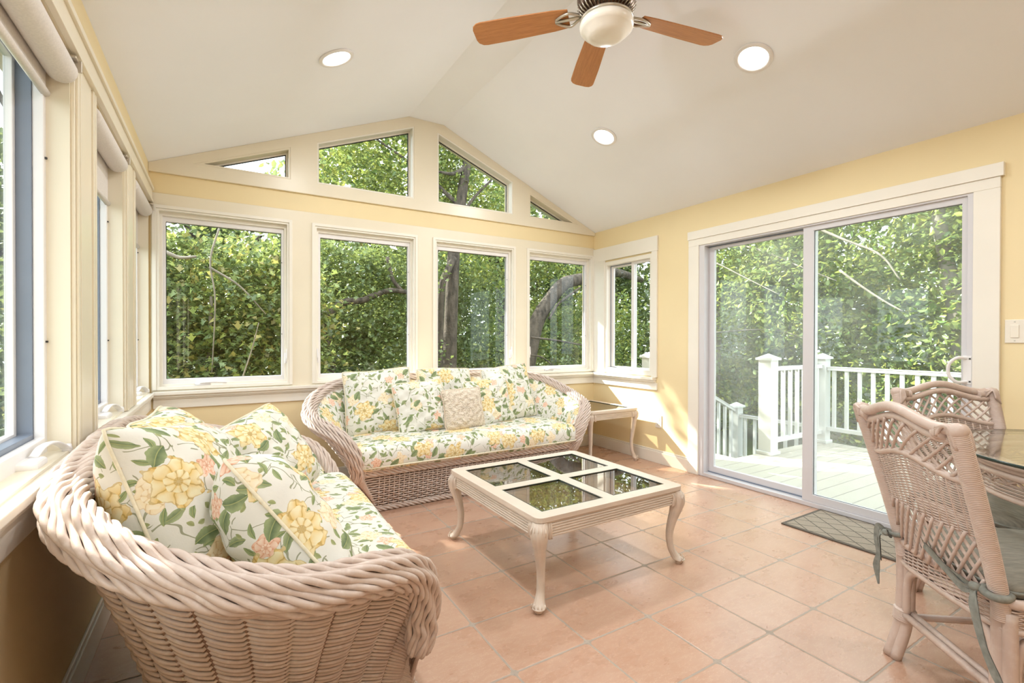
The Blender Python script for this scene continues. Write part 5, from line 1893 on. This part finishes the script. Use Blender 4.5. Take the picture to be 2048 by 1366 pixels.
def leaf_mesh(name, centers, size, pal, parent, lobed=False, droop=0.35):
    n = len(centers)
    rg = RNG
    if lobed:
        shp = np.array([(0, 0), (0.30, 0.14), (0.16, 0.30), (0.52, 0.36), (0.34, 0.52), (0.0, 1.0), (-0.34, 0.52), (-0.52, 0.36), (-0.16, 0.30), (-0.30, 0.14)], float)
        tri = [(0, 1, 2), (0, 2, 4), (2, 3, 4), (0, 4, 5), (0, 5, 6), (0, 6, 8), (6, 7, 8), (0, 8, 9)]
        zz = np.abs(shp[:, 0]) * 0.35
    else:
        shp = np.array([(0, 0), (0.27, 0.35), (0.20, 0.72), (0, 1.0), (-0.20, 0.72), (-0.27, 0.35)], float)
        tri = [(0, 1, 2, 3), (0, 3, 4, 5)]
        zz = np.abs(shp[:, 0]) * 0.5
    k = len(shp)
    base = np.concatenate([shp - np.array([0, 0.4]), zz[:, None]], 1)
    # random frames: leaf planes lean towards horizontal
    az = rg.uniform(0, 2 * PI, n)
    tilt = rg.normal(0.0, 0.55, n) - droop
    roll = rg.normal(0, 0.6, n)
    ca, sa, ct_, st_, cr, sr = np.cos(az), np.sin(az), np.cos(tilt), np.sin(tilt), np.cos(roll), np.sin(roll)
    Y = np.stack([ca * ct_, sa * ct_, st_], 1)
    X0 = np.stack([-sa, ca, 0 * sa], 1)
    Z0 = np.cross(X0, Y)
    X = X0 * cr[:, None] + Z0 * sr[:, None]
    Z = np.cross(X, Y)
    sz = size * rg.uniform(0.65, 1.3, n)
    Vt = centers[:, None, :] + sz[:, None, None] * (base[None, :, 0:1] * X[:, None, :] + base[None, :, 1:2] * Y[:, None, :] + base[None, :, 2:3] * Z[:, None, :])
    Vt = Vt.reshape(-1, 3)
    fl = len(tri[0])
    F = np.array(tri)[None] + (np.arange(n) * k)[:, None, None]
    F = F.reshape(-1, fl)
    me = bpy.data.meshes.new(name)
    me.vertices.add(len(Vt))
    me.vertices.foreach_set('co', Vt.ravel())
    me.loops.add(F.size)
    me.loops.foreach_set('vertex_index', F.ravel().astype(np.int32))
    me.polygons.add(len(F))
    me.polygons.foreach_set('loop_start', (np.arange(len(F)) * fl).astype(np.int32))
    me.polygons.foreach_set('loop_total', np.full(len(F), fl, np.int32))
    me.update(calc_edges=True)
    P = np.array(pal)
    ci = rg.integers(0, len(P), n)
    c = P[ci] * rg.uniform(0.95, 1.5, (n, 1))
    c = np.clip(np.repeat(c, k, 0), 0, 1)
    c4 = np.concatenate([c, np.ones((len(c), 1))], 1)
    at = me.color_attributes.new('leaf_colour', 'FLOAT_COLOR', 'POINT')
    at.data.foreach_set('color', c4.ravel())
    me.materials.append(M['leaf'])
    o = bpy.data.objects.new(name, me)
    COL.objects.link(o)
    o.parent = parent
    return o


def crown_points(n, blobs, shell=0.55):
    """n points spread through a union of ellipsoids (x, y, z, rx, ry, rz), gathered in sprays"""
    vol = np.array([b_[3] * b_[4] * b_[5] for b_ in blobs])
    cnt = (vol / vol.sum() * n).astype(int)
    out = []
    for b_, c in zip(blobs, cnt):
        ns = max(1, c // 14)
        d_ = RNG.normal(size=(ns, 3))
        d_ /= np.linalg.norm(d_, axis=1)[:, None]
        r = RNG.uniform(shell, 1.0, ns) ** 0.7
        s = d_ * r[:, None] * np.array(b_[3:6]) + np.array(b_[:3])
        q = np.repeat(s, 14, 0)
        q = q + RNG.normal(size=q.shape) * np.array((0.17, 0.17, 0.09)) * (0.5 + 0.5 * max(b_[3:6]))
        out.append(q)
    return np.concatenate(out)


def tree(label, x, y, trunk, branches, blobs, n, size, pal, lobed=False, cat='tree', name='tree', bark='bark'):
    t = thing(name, label, cat, (x, y, GZ), 0, 'trees and shrubs outside the windows')
    inv = np.array((x, y, GZ))
    if trunk is not None:
        P, R = trunk
        m = MB()
        m.tube(catmull([np.array(p_) - inv for p_ in P], 8), np.interp(np.linspace(0, 1, (len(P) - 1) * 8 + 1), np.linspace(0, 1, len(R)), R), 12)
        m.build('trunk', M[bark], t, smooth=True)
    if branches:
        m = MB()
        for (P, r0, r1) in branches:
            Q = catmull([np.array(p_) - inv for p_ in P], 6)
            m.tube(Q, np.linspace(r0, r1, len(Q)), 8)
        m.build('branches', M[bark], t, smooth=True)
    pts = crown_points(n, blobs) - inv
    pts = pts[pts[:, 2] > 0.05]
    leaf_mesh('foliage', pts, size, LEAFPAL[pal], t, lobed)
    return t

tree('leafy maple close outside the leftmost back window', -0.1, 6.2,
     ([(-0.10, 6.2, GZ), (-0.12, 6.2, 0.4), (-0.09, 6.1, 1.6)], [0.05, 0.035, 0.015]),
     [([(-0.44, 5.5, 1.95), (-0.33, 5.5, 1.91), (-0.20, 5.5, 1.93)], 0.02, 0.012), ([(-0.10, 5.6, 1.85), (0.16, 5.6, 1.68), (0.40, 5.6, 1.40)], 0.012, 0.006),
      ([(-0.01, 5.6, 2.26), (-0.09, 5.6, 1.91), (-0.05, 5.6, 1.52), (-0.08, 5.7, 0.8)], 0.010, 0.006), ([(0.15, 5.2, 0.7), (0.25, 5.2, 1.04), (0.31, 5.2, 1.3)], 0.008, 0.004)],
     [(-0.6, 6.3, 0.5, 0.9, 0.6, 1.0), (0.3, 6.3, 0.6, 0.9, 0.6, 1.1), (-0.1, 6.6, 1.6, 1.0, 0.6, 0.75), (0.6, 6.2, 1.5, 0.6, 0.5, 0.7), (-0.8, 6.4, 1.6, 0.7, 0.5, 0.7)],
     20000, 0.074, 'yellow', lobed=True, bark='bark_pale')
tree('maple with a bent dark limb outside the second back window', 1.9, 7.4,
     ([(1.36, 7.3, GZ), (1.37, 7.3, 0.67), (1.34, 7.3, 1.06), (1.27, 7.3, 1.5)], [0.07, 0.06, 0.05, 0.035]),
     [([(1.26, 7.3, 1.46), (1.53, 7.3, 1.67), (1.82, 7.3, 1.72), (1.98, 7.3, 1.80), (2.25, 7.3, 1.89), (2.56, 7.3, 1.87)], 0.055, 0.035),
      ([(2.19, 7.3, 2.40), (2.27, 7.3, 2.07), (2.43, 7.3, 1.88)], 0.03, 0.03)],
     [(1.3, 7.6, 0.4, 0.8, 0.5, 1.2), (2.3, 7.6, 0.5, 0.8, 0.5, 1.2), (1.8, 7.9, 1.7, 1.1, 0.5, 0.8), (1.2, 7.8, 2.2, 0.6, 0.5, 0.5), (2.5, 7.8, 2.3, 0.7, 0.5, 0.5)],
     16000, 0.072, 'mid', lobed=True)
tree('tall grey trunked tree standing outside the third back window', 3.75, 8.5,
     ([(3.70, 8.5, GZ), (3.75, 8.5, 0.35), (3.77, 8.5, 1.12), (3.80, 8.5, 1.89), (3.83, 8.5, 2.57), (3.87, 8.5, 3.05), (4.03, 8.5, 4.04), (4.14, 8.5, 4.8), (4.2, 8.6, 6.0)], [0.16, 0.14, 0.13, 0.125, 0.12, 0.115, 0.10, 0.08, 0.03]),
     [([(3.44, 8.3, -0.8), (3.46, 8.3, 0.38), (3.48, 8.3, 1.49), (3.52, 8.3, 2.14), (3.62, 8.3, 2.40), (3.80, 8.4, 2.68)], 0.08, 0.065),
      ([(4.1, 8.5, 4.5), (3.74, 8.3, 4.25), (3.35, 8.1, 4.16)], 0.05, 0.02), ([(3.9, 8.5, 3.3), (4.15, 8.4, 3.8), (4.58, 8.3, 4.3)], 0.04, 0.02), ([(4.0, 8.5, 3.7), (3.2, 8.6, 4.3), (2.2, 8.6, 4.8)], 0.05, 0.015)],
     [(3.0, 9.0, 4.5, 1.3, 0.6, 0.8), (4.6, 9.0, 4.4, 1.2, 0.6, 0.9), (2.0, 8.9, 4.4, 0.9, 0.5, 0.7), (3.8, 9.1, 5.6, 1.6, 0.7, 0.8), (4.0, 8.9, 3.2, 0.9, 0.4, 0.3)],
     11000, 0.085, 'pale', lobed=True)
tree('bright green thicket behind the grey trunk', 3.9, 10.6, None, [],
     [(3.4, 10.4, 0.6, 1.2, 0.7, 1.6), (4.8, 10.6, 0.8, 1.2, 0.7, 1.6), (4.0, 11.0, 2.4, 1.5, 0.7, 1.0), (5.4, 11.0, 2.4, 1.0, 0.7, 1.0), (2.9, 11.0, 2.2, 0.9, 0.6, 1.0)],
     13000, 0.095, 'mid', cat='shrub', name='shrub')
tree('old tree with a thick leaning limb outside the rightmost back window', 5.1, 8.2,
     ([(5.00, 8.1, GZ), (5.16, 8.0, 0.33), (5.30, 8.0, 1.02), (5.46, 8.0, 1.52), (5.77, 8.0, 1.94), (6.09, 8.0, 2.27), (6.35, 8.0, 2.37), (6.76, 8.0, 2.46), (7.56, 8.0, 2.63), (8.51, 8.1, 2.53)], [0.20, 0.17, 0.16, 0.15, 0.14, 0.14, 0.13, 0.12, 0.10, 0.06]),
     [([(5.60, 7.8, 1.54), (5.81, 7.8, 1.83), (6.13, 7.8, 2.05), (6.39, 7.8, 2.21)], 0.03, 0.02), ([(4.64, 7.0, 1.17), (5.16, 7.0, 1.12), (5.8, 7.0, 1.03)], 0.02, 0.012), ([(4.62, 7.0, 0.86), (4.89, 7.0, 0.81), (5.2, 7.0, 0.60)], 0.016, 0.008)],
     [(6.4, 9.4, 0.6, 1.5, 0.7, 1.6), (5.6, 9.4, 2.9, 1.3, 0.6, 0.7), (7.4, 9.2, 3.2, 1.4, 0.7, 0.8), (8.2, 9.3, 1.0, 1.3, 0.7, 1.5)],
     14000, 0.10, 'pale')
tree('dense green shrub low outside the rightmost back window', 5.6, 7.4, None, [],
     [(5.3, 7.6, -0.2, 0.9, 0.5, 0.7), (6.3, 7.6, 0.0, 0.9, 0.5, 0.8)], 2500, 0.075, 'mid', cat='shrub', name='shrub')
# distant belt
for i, (x, y, zc, rx, rz, pal, lab) in enumerate((
        (-4.5, 14.5, 2.6, 3.2, 3.6, 'mid', 'distant tree beyond the left end of the gable lights'),
        (-0.2, 14.8, 2.2, 2.8, 3.2, 'deep', 'thinly leaved distant tree seen in the left triangular light'),
        (4.2, 15.0, 3.6, 3.0, 4.2, 'yellow', 'yellowing distant tree seen in the left centre gable light'),
        (8.6, 15.0, 3.4, 3.0, 4.2, 'mid', 'distant green tree seen in the right centre gable light'),
        (12.8, 14.0, 3.0, 3.2, 4.0, 'deep', 'distant tree behind the small slider window'))):
    tree(lab, x, y, ([(x, y, GZ), (x + 0.1, y, 1.5), (x - 0.1, y, 4.2), (x, y, 6.0)], [0.22, 0.18, 0.12, 0.04]),
         [([(x, y, 2.2), (x + 0.9, y - 0.3, 3.6), (x + 2.0, y - 0.5, 5.0)], 0.09, 0.02), ([(x, y, 3.0), (x - 0.8, y - 0.3, 4.4), (x - 1.7, y - 0.5, 5.6)], 0.08, 0.02)],
         [(x, y, zc - 1.2, rx, 1.3, rz * 0.62), (x - rx * 0.4, y, zc + rz * 0.45, rx * 0.6, 1.1, rz * 0.45), (x + rx * 0.4, y, zc + rz * 0.4, rx * 0.6, 1.1, rz * 0.5)],
         9500 if i != 1 else 6000, 0.21, pal)
tree('arching tree with pale bare twigs outside the fixed door panel', 10.0, 6.6,
     ([(10.4, 7.6, GZ), (10.3, 7.4, 1.2), (10.1, 7.3, 3.0), (10.0, 7.2, 4.4)], [0.16, 0.13, 0.10, 0.05]),
     [([(10.0, 7.3, 3.37), (9.8, 6.33, 3.17), (9.7, 5.67, 2.9), (9.6, 5.19, 2.63), (9.5, 4.36, 2.2)], 0.03, 0.010), ([(9.0, 6.6, 2.8), (9.0, 6.37, 2.71), (9.0, 5.7, 2.32), (9.0, 5.1, 1.98)], 0.016, 0.008),
      ([(9.5, 6.84, 1.29), (9.5, 6.01, 1.34), (9.5, 5.38, 1.31), (9.5, 4.9, 1.15)], 0.018, 0.010)],
     [(10.3, 7.0, 0.8, 0.7, 1.6, 1.8), (10.4, 6.8, 3.3, 0.7, 1.9, 1.3), (9.9, 5.6, 1.9, 0.6, 1.2, 1.2)], 17000, 0.115, 'pale', bark='bark_pale')
tree('sunlit pale green tree outside the sliding door panel', 10.2, 3.4,
     ([(10.8, 3.0, GZ), (10.7, 3.0, 1.2), (10.5, 3.2, 3.0), (10.4, 3.3, 4.6)], [0.17, 0.14, 0.10, 0.05]),
     [([(9.5, 4.9, 3.35), (9.5, 4.22, 2.91), (9.5, 3.69, 2.57), (9.5, 3.41, 2.12)], 0.026, 0.012), ([(9.0, 4.08, 2.32), (9.0, 3.78, 2.04), (9.0, 3.46, 1.77), (9.0, 3.2, 1.58)], 0.02, 0.012),
      ([(9.6, 3.3, 3.8), (9.5, 2.7, 3.3), (9.4, 2.2, 2.6)], 0.024, 0.010)],
     [(10.6, 4.4, 0.8, 0.7, 1.5, 1.8), (10.6, 2.4, 0.8, 0.7, 1.6, 1.8), (10.7, 3.6, 3.5, 0.8, 1.8, 1.3), (10.6, 2.0, 3.3, 0.7, 1.4, 1.2)], 20000, 0.115, 'pale', bark='bark_pale')
tree('green hedge like tree at the far right beyond the deck', 10.8, -0.6, ([(11, -0.6, GZ), (11, -0.6, 2.0), (11, -0.5, 4.0)], [0.15, 0.12, 0.05]), [],
     [(10.8, -0.6, 0.8, 0.8, 2.0, 1.9), (10.9, -0.4, 3.2, 0.8, 1.8, 1.3)], 8000, 0.13, 'pale')
tree('distant woodland tree behind the pale twigs', 14.5, 8.5, ([(14.5, 8.5, GZ), (14.5, 8.5, 4.0)], [0.2, 0.1]), [],
     [(14.5, 8.5, 1.5, 1.2, 3.2, 2.8), (14.5, 8.0, 5.0, 1.2, 2.8, 1.6)], 8000, 0.24, 'mid')
tree('distant woodland tree behind the sunlit pale green one', 15.0, 3.0, ([(15, 3.0, GZ), (15, 3.0, 4.0)], [0.2, 0.1]), [],
     [(15.0, 3.0, 1.5, 1.2, 3.4, 2.8), (15.0, 3.2, 5.0, 1.2, 3.0, 1.8)], 8000, 0.24, 'yellow')
tree('shrubs seen through the nearest left window', -2.3, 8.8, ([(-2.3, 8.8, GZ), (-2.3, 8.8, 1.2)], [0.06, 0.03]), [],
     [(-2.4, 8.8, 0.6, 1.0, 1.4, 1.4), (-3.6, 8.0, 0.6, 1.0, 1.4, 1.5), (-2.0, 10.2, 1.6, 1.2, 0.8, 1.7)], 5000, 0.10, 'mid', cat='shrub', name='shrub')
tree('shrubs along the outside of the left windows', -4.6, 4.0, None, [],
     [(-4.6, 4.6, 0.4, 0.9, 1.8, 1.4), (-4.8, 1.2, 0.4, 0.9, 1.8, 1.4)], 3000, 0.12, 'mid', cat='shrub', name='shrub')

tree('unseen tall canopy tree left of the back windows, its crown added to break up the sun', -1.75, 8.6,  # crown set out of view across the sun's path to dapple the room
     ([(-1.75, 8.6, GZ), (-1.72, 8.6, 1.5), (-1.6, 8.7, 3.6), (-1.3, 8.8, 6.2)], [0.15, 0.12, 0.09, 0.03]),
     [([(-1.6, 8.7, 3.6), (-0.6, 8.8, 4.9), (0.3, 8.9, 6.0)], 0.05, 0.015), ([(-1.66, 8.6, 3.0), (-2.4, 8.7, 4.2), (-3.0, 8.8, 6.0)], 0.05, 0.015)],
     [(-0.9, 8.9, 6.05, 1.0, 0.55, 0.62), (0.35, 9.0, 6.15, 0.75, 0.5, 0.55), (-2.3, 8.9, 5.95, 1.0, 0.5, 0.70), (-3.6, 8.9, 6.0, 0.8, 0.5, 0.6)], 10000, 0.15, 'mid', lobed=True)

tree('broad hazy thicket in the middle distance behind the two left back windows', 0.2, 11.5, None, [],
     [(-2.4, 11.5, 0.8, 1.8, 0.8, 2.0), (0.2, 11.6, 0.8, 1.8, 0.8, 2.2), (2.6, 11.8, 0.8, 1.6, 0.8, 2.0), (-0.9, 11.9, 2.7, 1.8, 0.6, 1.1), (1.7, 12.0, 2.8, 1.8, 0.6, 1.1)],
     9000, 0.15, 'mid', cat='shrub', name='shrub')

for x, y, rx, ry, zc, rz, pal, lab in ((-6.0, 20.0, 4.2, 1.0, 1.6, 3.4, 'mid', 'far woodland edge behind the leftmost back window'), (1.5, 20.5, 4.2, 1.0, 1.6, 3.4, 'deep', 'far woodland edge behind the second back window'),
                                   (9.0, 20.0, 4.2, 1.0, 1.7, 3.6, 'mid', 'far woodland edge behind the third back window'), (16.5, 19.0, 4.2, 1.6, 1.8, 3.8, 'pale', 'far woodland edge behind the rightmost back window'),
                                   (21.0, 12.0, 1.2, 4.2, 2.2, 4.4, 'mid', 'far woodland edge behind the stair railing'), (21.5, 5.0, 1.2, 4.2, 2.4, 4.8, 'pale', 'far woodland edge behind the long deck railing'),
                                   (21.0, -2.0, 1.2, 4.0, 2.4, 4.8, 'mid', 'far woodland edge behind the dining chairs')):
    tree(lab, x, y, None, [], [(x, y, zc, rx, ry, rz)], 5200, 0.34, pal)
